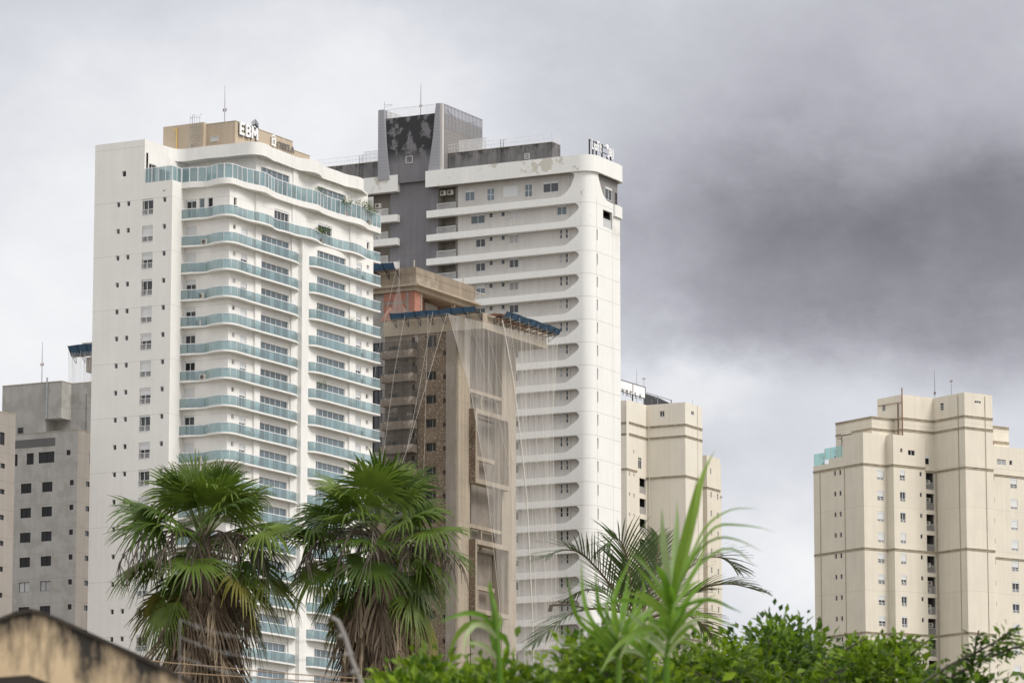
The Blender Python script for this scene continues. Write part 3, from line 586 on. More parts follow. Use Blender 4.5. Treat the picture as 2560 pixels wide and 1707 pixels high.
# ================================================================ tall white tower with rounded slots and a dark core
T2 = Frame(1489, 600, 540, 27.4)
t2 = thing('apartment_tower', 'tallest white apartment tower with rounded slot balconies around a stained dark grey core', 'apartment tower', (*T2.o, 0), T2.rot)
Z2 = [115.93, 111.85, 108.68, 105.45] + [105.45 - 3.014 * i for i in range(1, 8)]
while len(Z2) < 23: Z2.append(Z2[-1] - 3.05)
SD, XR = 0.9, 0.95                                  # depth of the outer shell, plane of the recessed wall
COLY, RC, Y0, DX = 2.2, 1.57, 0.63, 1.35      # where the corner starts to turn, its radius, plane of the narrow side
arcp = [(RC - RC * math.cos(math.radians(90 * i / 12)), COLY - RC * math.sin(math.radians(90 * i / 12))) for i in range(13)]  # (x, y) from the front face round to the side
side_holes = [(RC + 0.02, RC + 0.34, z - 1.75, z - 0.3) for z in Z2[2:]] + [(2.15 + DX, 4.9 + DX, 109.1, 111.37)]
b = MB()
for i in range(12): b.quad((*arcp[i], 0), (*arcp[i + 1], 0), (*arcp[i + 1], 115.94), (*arcp[i], 115.94))
b.wall('y', Y0, RC, 8.55, 0, 111.9, side_holes, 0.35)
b.build('corner_wall', M['white2'], t2)
# the seams that mark each floor round the corner
for z in Z2[1:]:
    s = MB(); ln = [Vector((-0.003, 3.0))] + [Vector(p) + (Vector(p) - Vector((RC, COLY))).normalized() * 0.003 for p in arcp] + [Vector((8.53, Y0 - 0.003))]
    s.ribbon([tuple(p) for p in ln], z - 0.03, z + 0.03); s.build('joint', M['recess'], t2)
s = MB()
for x in (RC, 4.88 + DX): s.box(x - 0.025, x + 0.025, Y0 - 0.012, Y0 + 0.02, 0, 112.5 if x < 2 else 111.0)
s.build('vertical_joint', M['recess'], t2)
END = [(4.75, .87), (4.35, .94), (4.0, 1.10), (3.65, 1.36), (3.15, 1.66), (2.75, 1.98), (2.52, 2.25), (2.45, 2.42), (2.5, 2.62), (2.68, 2.84), (2.88, 2.98), (3.06, 3.05)]
def shell(zb, H, y0=25.0):
    k = H / 3.05
    pts = [(COLY, 0), (y0, 0), (y0, .87)] + [(y, 0.87 + (z - 0.87) * (H - 0.87) / (3.05 - 0.87)) for y, z in END] + [(COLY, H)]
    m = MB(); m.slab_yz(pts, 0, SD); return m
for i in range(1, len(Z2)):
    H = Z2[i - 1] - Z2[i]
    if i == 1:
        pts = [(COLY, 0), (25.0, 0), (25.0, .95), (5.6, .95), (5.0, 1.05), (4.4, 1.4), (4.0, 1.75), (3.6, 2.3), (3.33, 2.85), (3.15, 3.3), (3.08, 3.55), (3.15, 3.85), (3.4, 4.02), (3.75, 4.08), (COLY, 4.08)]
        m = MB(); m.slab_yz(pts, 0, SD)
        o = link_mesh('facade_band', m.mesh('facade_band', M['white2']), t2, (0, 0, Z2[i]))
    else:
        o = link_mesh('facade_band', cached(('shell', round(H, 3)), lambda: shell(0, H).mesh('facade_band', M['white2'])), t2, (0, 0, Z2[i]))
# top parapet running round the corner as one bulging ring
ring = [Vector((0, 25.0)), Vector((0, COLY))] + [Vector(p) for p in arcp[1:]] + [Vector((7.9, Y0)), Vector((8.8, Y0 + 0.12)), Vector((9.3, Y0 + 0.45)), Vector((9.5, Y0 + 1.1)), Vector((9.5, 4.0))]
m = MB(); band(m, offset(ring, -0.004), -0.35, 115.92, 118.1); m.build('parapet', M['white2'], t2)
MB().prism([(0.3, 25.0), (0.3, 2.3), (1.6, Y0 + 0.3), (8.3, Y0 + 0.3), (9.2, 1.7), (9.2, 12), (12, 12), (12, 45), (0.96, 45), (0.96, 25)], 116.2, 117.9).build('roof_slab', M['core_pent'], t2)
ring2 = [Vector((6.5, Y0 - 0.002)), Vector((7.9, Y0 - 0.002)), Vector((8.9, Y0 + 0.15)), Vector((9.35, Y0 + 0.6)), Vector((9.45, 3.0))]
m = MB(); band(m, ring2, -0.3, 111.0, 112.55); m.quad((8.5, Y0, 111.0), (8.5, 3, 111.0), (9.3, 3, 111.0), (9.3, 1.2, 111.0)); m.build('corner_band', M['white2'], t2)
m = MB()                                               # dark storey set back behind the corner slot of the narrow side
m.wall('y', 0.95, RC, 8.5, 111.5, 116.2); m.wall('x', RC, 0.95, 3.0, 111.5, 116.2); m.quad((8.5, 0.95, 111.5), (8.5, 9, 111.5), (8.5, 9, 116.2), (8.5, 0.95, 116.2))
m.build('corner_storey', M['sidegrey'], t2)
opening(t2, 'shutter_window', 'y', 0.89, 4.6, 113.0, 2.0, 1.65, mull=(0.5,), shut=0.18, depth=0.03)
opening(t2, 'slit_window', 'y', 0.89, 7.7, 112.2, 0.5, 2.2, trans=(0.5,), depth=0.03, pane='glass_black', fr='grey_dark')
# shell of the narrow side round that slot, with its slanting edge
m = MB(); m.slab_xz([(RC, 111.9), (8.0, 111.9), (8.0, 112.5), (4.6, 112.75), (3.6, 113.3), (2.9, 114.2), (2.3, 115.2), (2.1, 115.6), (2.2, 115.85), (2.5, 115.93), (RC, 115.93)], Y0, Y0 + 0.3); m.build('corner_shell', M['white2'], t2)
# loggia of the narrow side
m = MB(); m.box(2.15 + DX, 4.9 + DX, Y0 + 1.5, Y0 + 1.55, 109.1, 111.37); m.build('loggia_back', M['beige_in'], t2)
m = MB(); m.quad((2.2 + DX, Y0 + 0.1, 109.12), (4.85 + DX, Y0 + 0.1, 109.12), (4.85 + DX, Y0 + 0.1, 110.15), (2.2 + DX, Y0 + 0.1, 110.15)); lo = m.build('glass_balustrade', M['curtain'], t2)
MB().box(2.15 + DX, 4.9 + DX, Y0 + 0.06, Y0 + 0.14, 110.15, 110.25).build('handrail', M['frame'], lo)
opening(t2, 'loggia_door', 'y', Y0 + 1.42, 2.8 + DX, 109.15, 1.5, 1.95, depth=0.04, mull=(0.5,), pane='glass_black')
# --- recessed grey wall with its windows, and the loggias beside the core
hol, wn, log = [], [], []
r2 = random.Random(5)
for i, z in enumerate(Z2[:-1]):
    lo_, hi_ = Z2[i + 1] + .87, z
    if i == 0:
        zz = 115.18
        wn += [('shutter_window', 18.28, 113.75, 1.43, 1.43, dict(mull=(0.5,), shut=0.18, pane='glass_blue')), ('cross_window', 15.33, 113.48, 1.1, 1.68, dict(mull=(0.5,), trans=(0.5,), pane='glass_blue')), ('shutter_window', 11.79, 113.72, 2.27, 1.46, dict(shut=0.97)),
               ('cross_window', 9.73, 113.48, 1.1, 1.68, dict(mull=(0.5,), trans=(0.5,), pane='glass_blue')), ('shutter_window', 5.87, 113.8, 2.25, 1.42, dict(mull=(0.5,), shut=0.2))]
    else:
        d = z - 111.85
        w0 = (16.75, 2.08) if i == 1 else (16.69, 1.40)
        sh = r2.choice((0.12, 0.12, 0.12, 0.45)); pn = r2.choice(('glass', 'glass', 'glass_blue'))
        wn += [('shutter_window', w0[0], z - 1.27, w0[1], 1.24, dict(mull=(0.5,), shut=sh, pane=pn)), ('small_window', 15.55, z - 0.66, 0.55, 0.72 - 0.08, dict(pane='glass')), ('small_window', 13.77, z - 0.66, 0.55, 0.64, {}),
               ('shutter_window', 11.76, z - 1.22, 1.36, 1.22, dict(mull=(0.5,), shut=r2.choice((0.12, 0.12, 0.4)), pane=r2.choice(('glass', 'glass', 'curtain'))))]
        if i == 1: wn.append(('shutter_window', 4.68, z - 1.24, 1.42, 1.24, dict(mull=(0.5,), shut=0.12, pane='glass_blue')))
        else: wn += [('slit_window', 5.34, z - 1.25, 0.36, 1.25, dict(trans=(0.5,), pane='glass' if r2.random() < .8 else 'curtain')), ('slit_window', 4.5, z - 1.25, 0.36, 1.25, dict(trans=(0.5,)))]
    log.append((20.77, 23.69, lo_ - 0.02, hi_ + 0.02))
hol = [(u, u + w, z, z + h) for _n, u, z, w, h, _k in wn] + log
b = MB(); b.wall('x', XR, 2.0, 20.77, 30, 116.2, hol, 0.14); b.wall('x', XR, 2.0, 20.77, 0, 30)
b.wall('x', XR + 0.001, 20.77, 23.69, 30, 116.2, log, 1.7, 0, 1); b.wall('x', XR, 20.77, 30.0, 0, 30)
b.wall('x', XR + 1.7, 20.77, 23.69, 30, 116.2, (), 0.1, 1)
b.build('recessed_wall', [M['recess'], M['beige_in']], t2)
for _n, u, z, w, h, k in wn: opening(t2, _n, 'x', XR, u, z, w, h, depth=0.10, **k)
MB().box(XR - 0.08, XR, 4.2, 4.4, 30, 116).build('pilaster', M['recess'], t2)
rails = MB(); bars(rails, (XR - 0.5, 20.85), (XR - 0.5, 23.65), 0, 1.0); railm = rails.mesh('railing', M['frame'])
for i, (u0, u1, z0, z1) in enumerate(log):
    link_mesh('railing', railm, t2, (0, 0, z0))
    if i: opening(t2, 'loggia_window', 'x', XR + 1.63, 21.7, z0 + 0.95, 0.62, 0.62, depth=0.03)
    MB().box(XR + 0.15, XR + 1.69, 20.78, 21.2, z0, z1).build('loggia_partition', M['sidegrey'], t2)
    if i: MB().box(-0.06, -0.001, 20.98, 21.12, z1 + 0.12, z1 + 0.5).build('light_fitting', M['frame'], t2)
def ac_unit(parent, x, y, z, rot=R90):
    def mk():
        m = MB(); m.box(-0.42, 0.42, -0.16, 0.16, 0, 0.62); return m.mesh('condenser', M['ac'])
    def fan():
        m = MB(); m.prism([(0.24 * math.cos(a * math.pi / 8), 0.24 * math.sin(a * math.pi / 8)) for a in range(16)], 0, 0.012)
        me = m.mesh('fan_grille', M['grey_dark']); me.transform(Matrix.Rotation(math.pi / 2, 4, 'X')); me.transform(Matrix.Translation((-0.1, -0.161, 0.32))); return me
    o = link_mesh('air_conditioner', cached('acu', mk), parent, (x, y, z), rot); link_mesh('fan_grille', cached('acf', fan), o); return o
ac_unit(t2, XR + 0.25, 22.0, 114.9); ac_unit(t2, XR + 0.25, 23.1, 114.9)
# --- dark core, its flared grey cheeks and the bits of roof
b = MB(); b.wall('x', XR - 0.06, 23.69, 31.0, 0, 117.0); b.wall('x', 0.3, 22.95, 32.3, 117.0, 126.0); b.quad((0.3, 23, 117), (0.3, 32.3, 117), (XR, 32.3, 117), (XR, 23, 117))
b.quad((0.3, 32.3, 126), (0.3, 23, 126), (11, 23, 126), (11, 32.3, 126)); b.wall('x', 11.0, 23, 32.3, 100, 126)
b.build('core_wall', M['core'], t2)
b = MB()
for z in (107.2, 104.1): b.box(XR - 0.065, XR - 0.05, 25.5, 29.5, z, z + 0.03)
b.build('joint', M['grey_dark'], t2)
opening(t2, 'core_window', 'x', 0.28, 27.3, 119.6, 1.0, 0.95, depth=0.03, pane='curtain')
for pts in ([(32.34, 117.6), (32.34, 127.2), (31.43, 127.2), (31.40, 126.0), (31.25, 123.2), (31.0, 120.6), (30.67, 118.0), (30.6, 117.6)], [(22.95, 117.6), (22.95, 127.2), (23.56, 127.2), (23.68, 126.0), (23.98, 122.8), (24.35, 120.4), (24.75, 118.0), (24.8, 117.6)]):
    MB().slab_yz(pts, -0.12, 0.9).build('flared_cheek', M['flare'], t2)
MB().box(0.0, 0.42, 22.62, 22.949, 117.6, 127.19).build('pale_strip', M['recess'], t2)
b = MB(); b.wall('y', 22.60, 0.42, 11.3, 117.6, 125.8); b.wall('x', 11.29, 22.6, 23.0, 117.6, 125.8); b.wall('y', 32.33, 0.9, 11.3, 117.6, 126.2); b.build('core_side', M['sidegrey'], t2)
b = MB()
for i in range(28):
    x = 0.55 + i * 0.395; b.box(x - 0.06, x + 0.06, 22.55, 22.64, 124.0, 127.2)
b.box(0.42, 11.3, 22.645, 22.70, 127.05, 127.15).box(0.42, 11.3, 22.645, 22.70, 125.9, 125.98); b.tube([(1.5, 22.9, 126.6), (6.5, 23.0, 125.4)], 0.06).tube([(6.3, 22.9, 125.7), (9.8, 23.0, 126.5)], 0.06)
b.build('louvre_screen', M['flare'], t2)
b = MB(); bars(b, (0.5, 31.3), (0.5, 23.7), 126.0, 127.3, 0.16, 0.012, 0.02); bars(b, (0.5, 31.3), (7.5, 31.3), 126.0, 127.2, 0.16, 0.03, 0.03); b.build('roof_railing', M['frame'], t2)
def pent(y0, y1, z1, nm='plant_room'):
    MB().box(1.5, 3.9, y0, y1, 117.5, z1).build(nm, M['core_pent'], t2)
    MB().box(1.46, 3.94, y0 - 0.04, y1 + 0.04, z1, z1 + 0.07).build('coping', M['moulding'], t2)
    b = MB(); z = z1 + 0.07
    for (p, q) in (((1.56, y1), (1.56, y0 + .05)), ((1.56, y0 + .05), (3.85, y0 + .05))):
        for zz in (0.55, 1.1): b.tube([(*p, z + zz), (*q, z + zz)], 0.025, 5)
        n = max(2, int((Vector(p) - Vector(q)).length / 0.42))
        for i in range(n + 1): v = Vector(p).lerp(Vector(q), i / n); b.box(v.x - .012, v.x + .012, v.y - .012, v.y + .012, z, z + 1.1)
    b.build('roof_railing', M['frame'], t2)
pent(7.05, 22.5, 120.6); pent(32.5, 46.0, 120.55)
b = MB(); bars(b, (1.50, 20.9), (1.50, 16.8), 120.68, 122.2, 0.17, 0.03, 0.03); b.build('plant_screen', M['frame'], t2)
b = MB(); bars(b, (1.52, 35.4), (1.52, 32.6), 120.62, 122.1, 0.2, 0.02, 0.02); b.build('plant_screen', M['frame'], t2)
for y0 in (14.2, 35.6):
    b = MB()
    for dy in (0, 0.45): b.tube([(1.4, y0 + dy, 118.0), (1.4, y0 + dy, 121.6), (1.6, y0 + dy, 121.8), (1.9, y0 + dy, 121.6)], 0.03, 5)
    for k in range(10): b.tube([(1.4, y0, 118.2 + 0.33 * k), (1.4, y0 + .45, 118.2 + 0.33 * k)], 0.02, 4)
    b.build('access_ladder', M['grey_dark'], t2)
opening(t2, 'vent_window', 'x', 1.46, 10.4, 118.7, 0.7, 0.75, depth=0.02, pane='core_pent', trans=(0.33, 0.66))
# --- wing beyond the core: white bands, mostly behind the teal balcony tower
for i, z in enumerate(Z2):
    h = 2.2 if i == 0 else 0.92
    MB().box(0, SD, 29.5, 46.0, z - (0.02 if i == 0 else 0.0), z + h).build('facade_band', M['white2'], t2)
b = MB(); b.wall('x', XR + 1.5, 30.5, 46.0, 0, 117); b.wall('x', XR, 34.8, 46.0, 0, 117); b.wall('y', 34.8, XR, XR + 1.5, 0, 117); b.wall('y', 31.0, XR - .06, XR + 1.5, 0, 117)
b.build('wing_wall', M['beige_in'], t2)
b = MB(); b.quad((8.55, Y0, 0), (8.55, 10, 0), (8.55, 10, 112), (8.55, Y0, 112)); b.quad((8.55, 10, 0), (12, 10, 0), (12, 10, 117), (8.55, 10, 117)); b.quad((12, 10, 0), (12, 46, 0), (12, 46, 117), (12, 10, 117)); b.quad((0.95, 46, 0), (12, 46, 0), (12, 46, 117), (.95, 46, 117)); b.build('rear_wall', M['white2'], t2)
for z in Z2[1:6]:
    ac_unit(t2, XR + 0.1, 32.9, z + 1.0); b = MB(); bars(b, (0.3, 34.7), (0.3, 31.0), z + 0.9, z + 1.9); b.build('railing', M['frame'], t2)
ac_unit(t2, XR - 0.2, 32.7, 113.2); ac_unit(t2, XR - 0.2, 32.7, 114.0)
antenna('antenna mast on top of the dark grey core', T2.rot, T2.o, 2.0, 27.0, 126.05, 130.6, (), 127.5, r=0.075)
p = T2.onx(960, 275, 1.0); g = thing('aerial', 'small wire aerial at the far corner of the dark grey core', 'aerial', (*(T2.o + T2.X * 1.0 + T2.Y * 32.0), 127.2), T2.rot)
MB().tube([(0, 0, 0), (0, 0, 1.35)], 0.03, 5).build('mast', M['steel'], g)
MB().tube([(0, 0.02, 0.95), (0.2, -1.1, 0.85)], 0.02, 4).tube([(0, 0.0, 0.55), (0.2, -1.1, 0.8)], 0.02, 4).build('arm', M['steel'], g)
# --- rooftop sign on black posts at the rounded corner
s3 = thing('rooftop_sign', 'white lettering on black posts over the rounded corner of the tallest tower', 'sign', (*T2.o, 0), T2.rot)
SY = 1.2
def sg(px, py): return T2.ony(1380 + px * .2041, 330 + py * .2041, SY)
for (px, pt) in ((464, 88), (506, 105), (548, 120), (617, 150), (680, 300), (724, 300)):
    q = sg(px, pt); MB().box(q.x - 0.09, q.x + 0.09, SY, SY + 0.14, 117.95, q.z).build('post', M['black'], s3)
for (pa, pb) in (((464, 95), (640, 165)), ((617, 178), (690, 205)), ((617, 245), (690, 275))):
    a, q = sg(*pa), sg(*pb); MB().box(a.x, q.x, SY + 0.142, SY + 0.2, (a.z + q.z) / 2 - 0.05, (a.z + q.z) / 2 + 0.05).build('cross_bar', M['black'], s3)
def word(txt, px0, py0, px1, hpx):
    a, e = sg(px0, py0), sg(px1, py0); top = sg(px0, py0 - hpx); h = top.z - a.z; n = len(txt); adv = (e.x - a.x) / n
    for i, ch in enumerate(txt):
        glyph(MB(), SANS[ch], a.x + adv * i, a.z, h, h * 0.16, SY - 0.22, SY - 0.08, adv / h / 0.62 if h else 1).build('letter', M['signwhite'], s3)
word('Loft', 470, 205, 607, 118); word('JBJ', 668, 292, 745, 100)
q = sg(663, 185); c = MB(); c.slab_xz([(q.x + 0.34 * math.cos(a * math.pi / 10), q.z + 0.34 * math.sin(a * math.pi / 10)) for a in range(20)], SY - 0.22, SY - 0.08); c.build('emblem', M['signwhite'], s3)
# ================================================================ unfinished concrete tower wrapped in nets
T3 = Frame(1208, 800, 490, 27.4)
t3 = thing('unfinished_tower', 'unfinished bare concrete tower with red brick top storey and drooping white nets', 'building', (*T3.o, 0), T3.rot)
ZF3 = [84.5 - 2.83 * i for i in range(14)]        # tops of the balcony parapet walls
YC = 3.67                                          # plane of the two big columns
b = MB(); b.prism([(0, 0), (16.4, 0), (16.4, 13.3), (0, 13.3)], 86.40, 88.25); b.build('roof_beam', M['conc_light'], t3)
MB().prism([(0.5, 0.5), (15.9, 0.5), (15.9, 9), (0.5, 9)], 86.36, 86.399).build('soffit', M['conc_grey'], t3)
for x0, x1 in ((0.0, 3.71), (11.8, 15.5)): MB().prism([(x0 + .001, YC), (x1, YC), (x1, YC + 1.2), (x0 + .001, YC + 1.2)], 0, 86.37).build('column', M['conc_light'], t3)
MB().prism([(0.0, YC + 0.0), (0.0, 4.95), (0.8, 4.95), (0.8, YC)], 0, 86.37).build('column_side', M['conc_grey'], t3)
hol, wn = [], []
for i, z in enumerate(ZF3):
    top = z + 1.9
    wn += [('balcony_door', 11.45, z - 1.0, 1.35, top - z + 0.15 - 0.35), ('small_window', 9.25, z + 0.95, 0.45, 0.62), ('square_window', 6.35, z - 0.88 if i else z + 0.2, 1.45, 1.02 if i else 1.4), ('small_window', 4.97, z - 0.92, 0.42, 0.55)]
hol = [(u, u + w, z, z + h) for _n, u, z, w, h in wn]
b = MB(); b.wall('x', 0.25, 8.75, 13.3, 0, 86.4, hol, 0.35); b.wall('y', 13.3, 0.25, 3, 0, 86.4); b.build('balcony_wall', M['conc_brown'], t3)
b = MB(); b.wall('x', 0.15, 4.94, 8.75, 0, 86.4, hol, 0.35); b.quad((.15, 8.75, 0), (.25, 8.75, 0), (.25, 8.75, 86.4), (.15, 8.75, 86.4)); b.build('render_wall', M['conc_dirty'], t3)
for _n, u, z, w, h in wn: opening(t3, _n, 'x', 0.25 if u > 8.7 else 0.15, u, z, w, h, mull=(0.62,) if w > 1.4 else (), pane='glass_black', fr='conc_grey', depth=0.3, t=0.07)
bm = MB(); bm.box(-0.95, 0.24, 8.85, 13.2, -0.95, 0.0); bmesh_ = bm.mesh('balcony', M['conc_brown'])
rm = MB(); bars(rm, (-0.9, 13.1), (-0.9, 8.95), 0, 1.0, 0.17, 0.016, 0.03); bars(rm, (-0.9, 8.95), (0.2, 8.95), 0, 1.0, 0.17, 0.016, 0.03)
for y in (13.1, 11.7, 10.3, 8.95): rm.box(-0.93, -0.87, y - 0.03, y + 0.03, 0, 1.0)
rmesh = rm.mesh('railing', M['black'])
for z in ZF3[:13]:
    o = link_mesh('balcony', bmesh_, t3, (0, 0, z)); link_mesh('railing', rmesh, o)
# recess between the columns
YD = 6.2
b = MB(); lev = [81.1 - 2.83 * i for i in range(13)]; hr = [(3.9, 5.6, z + 0.9, z + 2.35) for z in lev]
b.wall('y', YD, 3.7, 6.2, 0, 86.4, hr, 0.25); b.build('recess_wall', M['conc_light'], t3)
for z in lev: opening(t3, 'steel_window', 'y', YD, 3.9, z + 0.9, 1.7, 1.45, mull=(0.33, 0.8), trans=(0.3,), pane='glass', fr='black', depth=0.2, t=0.06)
MB().wall('x', 6.2, YC + 1.2, YD, 0, 86.4).wall('y', YC + 1.25, 6.2, 11.8, 0, 86.4).build('recess_side', M['conc_grey'], t3)
def fspan(px0, py0, px1, py1, y): a, e = T3.ony(px0, py0, y), T3.ony(px1, py1, y); return a, e
for zt, zb in ((80.05, 79.62), (64.0, 63.55)):
    MB().box(3.712, 11.798, YC + 0.05, YC + 0.55, zb, zt).build('tie_beam', M['conc_light'], t3)
    MB().box(6.7, 6.95, YC + 0.1, YC + 0.4, zb - 2.4, zb - .001).build('post', M['conc_light'], t3)
    MB().box(3.72, 11.79, YC + 1.0, YC + 1.15, zb - 2.45, zb - 0.05).build('balcony_wall', M['conc_grey'], t3)
for z0, z1 in ((68.75, 77.6), (53.4, 62.1)):          # two-storey picture frames standing proud of the columns
    m = MB(); x0, x1, y = 3.45, 12.3, 2.8; t = 0.55
    m.box(x0, x0 + 0.4, y, YC + 0.3, z0, z1).box(x1 - 0.4, x1, y, YC - 0.003, z0, z1).box(x0 + .4, x1 - .4, y + .002, YC + 0.3, z0, z0 + t).box(x0 + .4, x1 - .4, y + .002, YC + 0.3, z1 - t, z1)
    fo = m.build('box_frame', M['conc_light'], t3)
    MB().box(x0 - 0.02, x0 - 0.003, y + 0.02, YC, z0 + 0.02, z1 - 0.02).build('stained_cheek', M['conc_dirty'], fo)
    MB().box(x0 + 0.4, x0 + 6.6, YC + 0.05, YC + 0.5, z0 + 3.0, z0 + 3.5).build('tie_beam', M['conc_light'], fo)
    MB().box(x0 + 2.3, x0 + 2.6, YC + 0.1, YC + 0.4, z0 + t, z0 + 3.0).build('post', M['conc_light'], fo)
MB().box(4.0, 5.6, YC + 0.8, YC + 0.9, 54.0, 56.6).build('brick_panel', M['brick'], t3)
# top storey: brick walls under the raw parapet block
ZS = 92.34
b = MB(); b.prism([(0, 9.03), (15.1, 9.03), (15.1, 21.0), (0, 21.0)], ZS + 0.12, 94.48); b.build('parapet_block', M['conc'], t3)
MB().box(-0.012, -0.003, 9.04, 20.9, 93.7, 93.74).box(0.0, 15.1, 9.015, 9.027, 93.7, 93.74).build('joint', M['conc_dirty'], t3)
MB().prism([(-0.35, 8.45), (15.6, 8.45), (15.6, 20), (-0.35, 20)], ZS - 0.12, ZS + 0.1).build('eaves_slab', M['conc_light'], t3)
MB().prism([(0.15, 9.15), (15.0, 9.15), (15.0, 9.6), (0.6, 9.6), (0.6, 20), (0.15, 20)], ZS - 0.62, ZS - 0.122).build('ring_beam', M['conc_light'], t3)
b = MB(); b.box(0.4, 0.6, 9.6, 10.2, 88.25, ZS - .63).box(0.4, 0.6, 10.55, 13.6, 88.25, ZS - .63).box(0.401, 1.9, 9.4, 9.6, 88.25, ZS - .63); b.build('brick_wall', M['brick'], t3)
b = MB(); b.box(0.35, 0.62, 10.2, 10.55, 88.25, ZS - .63).box(1.9, 2.2, 9.35, 9.65, 88.25, ZS - .63).box(0.37, 0.399, 9.62, 13.6, 89.0, 89.3).box(0.37, 0.399, 10.56, 13.6, 90.3, 90.6); b.build('concrete_stud', M['conc_grey'], t3)
b = MB(); b.wall('y', 13.6, 0.6, 15, 88.25, ZS - .13); b.wall('y', 12.0, 4.0, 7.5, 88.25, ZS - .13); b.build('inner_wall', M['brick'], t3)
MB().box(7.5, 10.5, 11.8, 12.0, 88.25, 91.6).build('panel', M['grey'], t3)
MB().box(10.5, 10.8, 9.5, 9.9, 88.25, ZS - .63).box(14.5, 14.9, 9.3, 9.7, 88.25, ZS - .63).build('concrete_post', M['conc_light'], t3)
b = MB()
for x, y, h in ((0.3, 9.4, 0.9), (12.5, 9.3, 0.75), (1.0, 15.0, 0.6)): b.box(x, x + 0.12, y, y + 0.12, 94.48, 94.48 + h)
b.tube([(15.1, 9.3, 94.0), (17.6, 9.1, 93.9)], 0.08)
b.build('timber_stub', M['wood'], t3)
# paler rear volume, rising behind the teal balcony tower
b = MB(); hs = [(14.0, 15.3, z - 0.4, z + 1.4) for z in ZF3]
b.wall('x', 0.9, 13.35, 26, 0, 92.3, hs, 0.3); b.build('rear_wall', M['grey'], t3)
for z in ZF3[:12]: opening(t3, 'rear_window', 'x', 0.9, 14.0, z - 0.4, 1.3, 1.8, mull=(0.5,), pane='glass', fr='black', depth=0.2)
MB().box(0.86, 0.899, 15.4, 20, 81.4, 83.3).build('salmon_panel', M['salmon'], t3)
b = MB(); b.prism([(3.2, 19.4), (12.0, 19.4), (12.0, 24), (3.2, 24)], 92.3, 97.5); b.build('rear_block', M['conc'], t3)
b = MB(); b.quad((15.5, YC + 1.2, 0), (15.5, 26, 0), (15.5, 26, 88), (15.5, YC + 1.2, 88)); b.quad((.9, 26, 0), (15.5, 26, 0), (15.5, 26, 92), (.9, 26, 92)); b.quad((15.5, 9.03, 88), (15.5, 26, 88), (15.5, 26, 92), (15.5, 9.03, 92)); b.build('back_wall', M['conc'], t3)
# --- blue catch platforms: brackets, planks and a tilted tarpaulin lip
def platform(label, pl, c, u0, u1, z, reach=1.35, lip=0.6, step=1.55, parent_rot=T3, lift=0.55, ends=True):
    """debris platform standing out of the plane pl = c between u0 and u1."""
    t = thing('catch_platform', label, 'debris platform', (*parent_rot.o, 0), parent_rot.rot, 'blue debris platforms on the unfinished tower' if parent_rot is T3 else None)
    P = (lambda u, d, zz: (c - d, u, zz)) if pl == 'x' else (lambda u, d, zz: (u, c - d, zz))
    n = max(1, round((u1 - u0) / step)); m = MB()
    for i in range(n):
        a, e = u0 + (u1 - u0) * i / n, u0 + (u1 - u0) * (i + 1) / n; s = 0.06 * math.sin(i * 2.3)
        A, B_, C_, D_ = P(a, reach, z + 0.1), P(e, reach, z + 0.1), P(e, reach + lip * 0.75, z + 0.1 + lip + s), P(a, reach + lip * 0.75, z + 0.1 + lip + 0.06 * math.sin(i * 2.3 - 2.3))
        m.quad(A, B_, C_, D_); m.quad(*[(p[0] + (0.03 if pl == 'x' else 0), p[1] + (0.03 if pl == 'y' else 0), p[2]) for p in (D_, C_, B_, A)])
    m.build('tarpaulin', M['tarp'], t)
    for i in range(n + 1):
        u = u0 + (u1 - u0) * i / n; f = MB()
        f.tube([P(u, 0, z), P(u, reach, z + 0.08)], 0.05, 5).tube([P(u, 0, z - lift * 1.3), P(u, reach * 0.8, z + 0.03)], 0.045, 5).tube([P(u, reach, z + 0.05), P(u, reach + lip * 0.75, z + lip + 0.1)], 0.04, 5).tube([P(u, 0, z + 0.02), P(u, 0, z - lift * 1.3)], 0.045, 5)
        f.build('bracket', M['black'], t)
    k = 0
    for d in (0.25, 0.65, 1.05):
        p = MB(); k += 1
        q = [P(u0, d, z + 0.09 + 0.01 * k), P(u1, d, z + 0.09 + 0.01 * k), P(u1, d + 0.3, z + 0.09 + 0.01 * k), P(u0, d + 0.3, z + 0.09 + 0.01 * k)]
        p.quad(*q).quad(*[(a, b_, c_ + 0.04) for a, b_, c_ in q[::-1]]); p.build('plank', M['wood'], t)
    return t, P
platform('long blue debris platform above the black railed balconies of the concrete tower', 'x', 0, 0.2, 11.6, 88.05)
platform('sagging blue debris platform along the overhanging roof beam of the concrete tower', 'y', 0, 2.7, 16.9, 88.0)
platform('short blue debris platform high on the raw parapet block of the concrete tower', 'x', 0, 11.2, 15.5, 94.0, 1.1, 0.85)
tb = MB(); tb.quad((1.2, -0.9, 88.3), (3.4, -1.4, 88.45), (3.6, -0.2, 88.2), (1.0, -0.1, 88.15)); tb.quad((3.0, -0.1, 88.1), (11, -0.5, 88.15), (11, -0.05, 87.95), (3.0, -0.02, 87.9))
tb.build('debris_mesh', M['salmon'], t3)
tb = MB(); tb.quad((-0.2, 13.8, 88.26), (-0.2, 11.5, 88.3), (-0.6, 11.9, 89.6), (-0.5, 12.3, 89.8)); tb.build('debris_mesh', M['salmon'], t3)
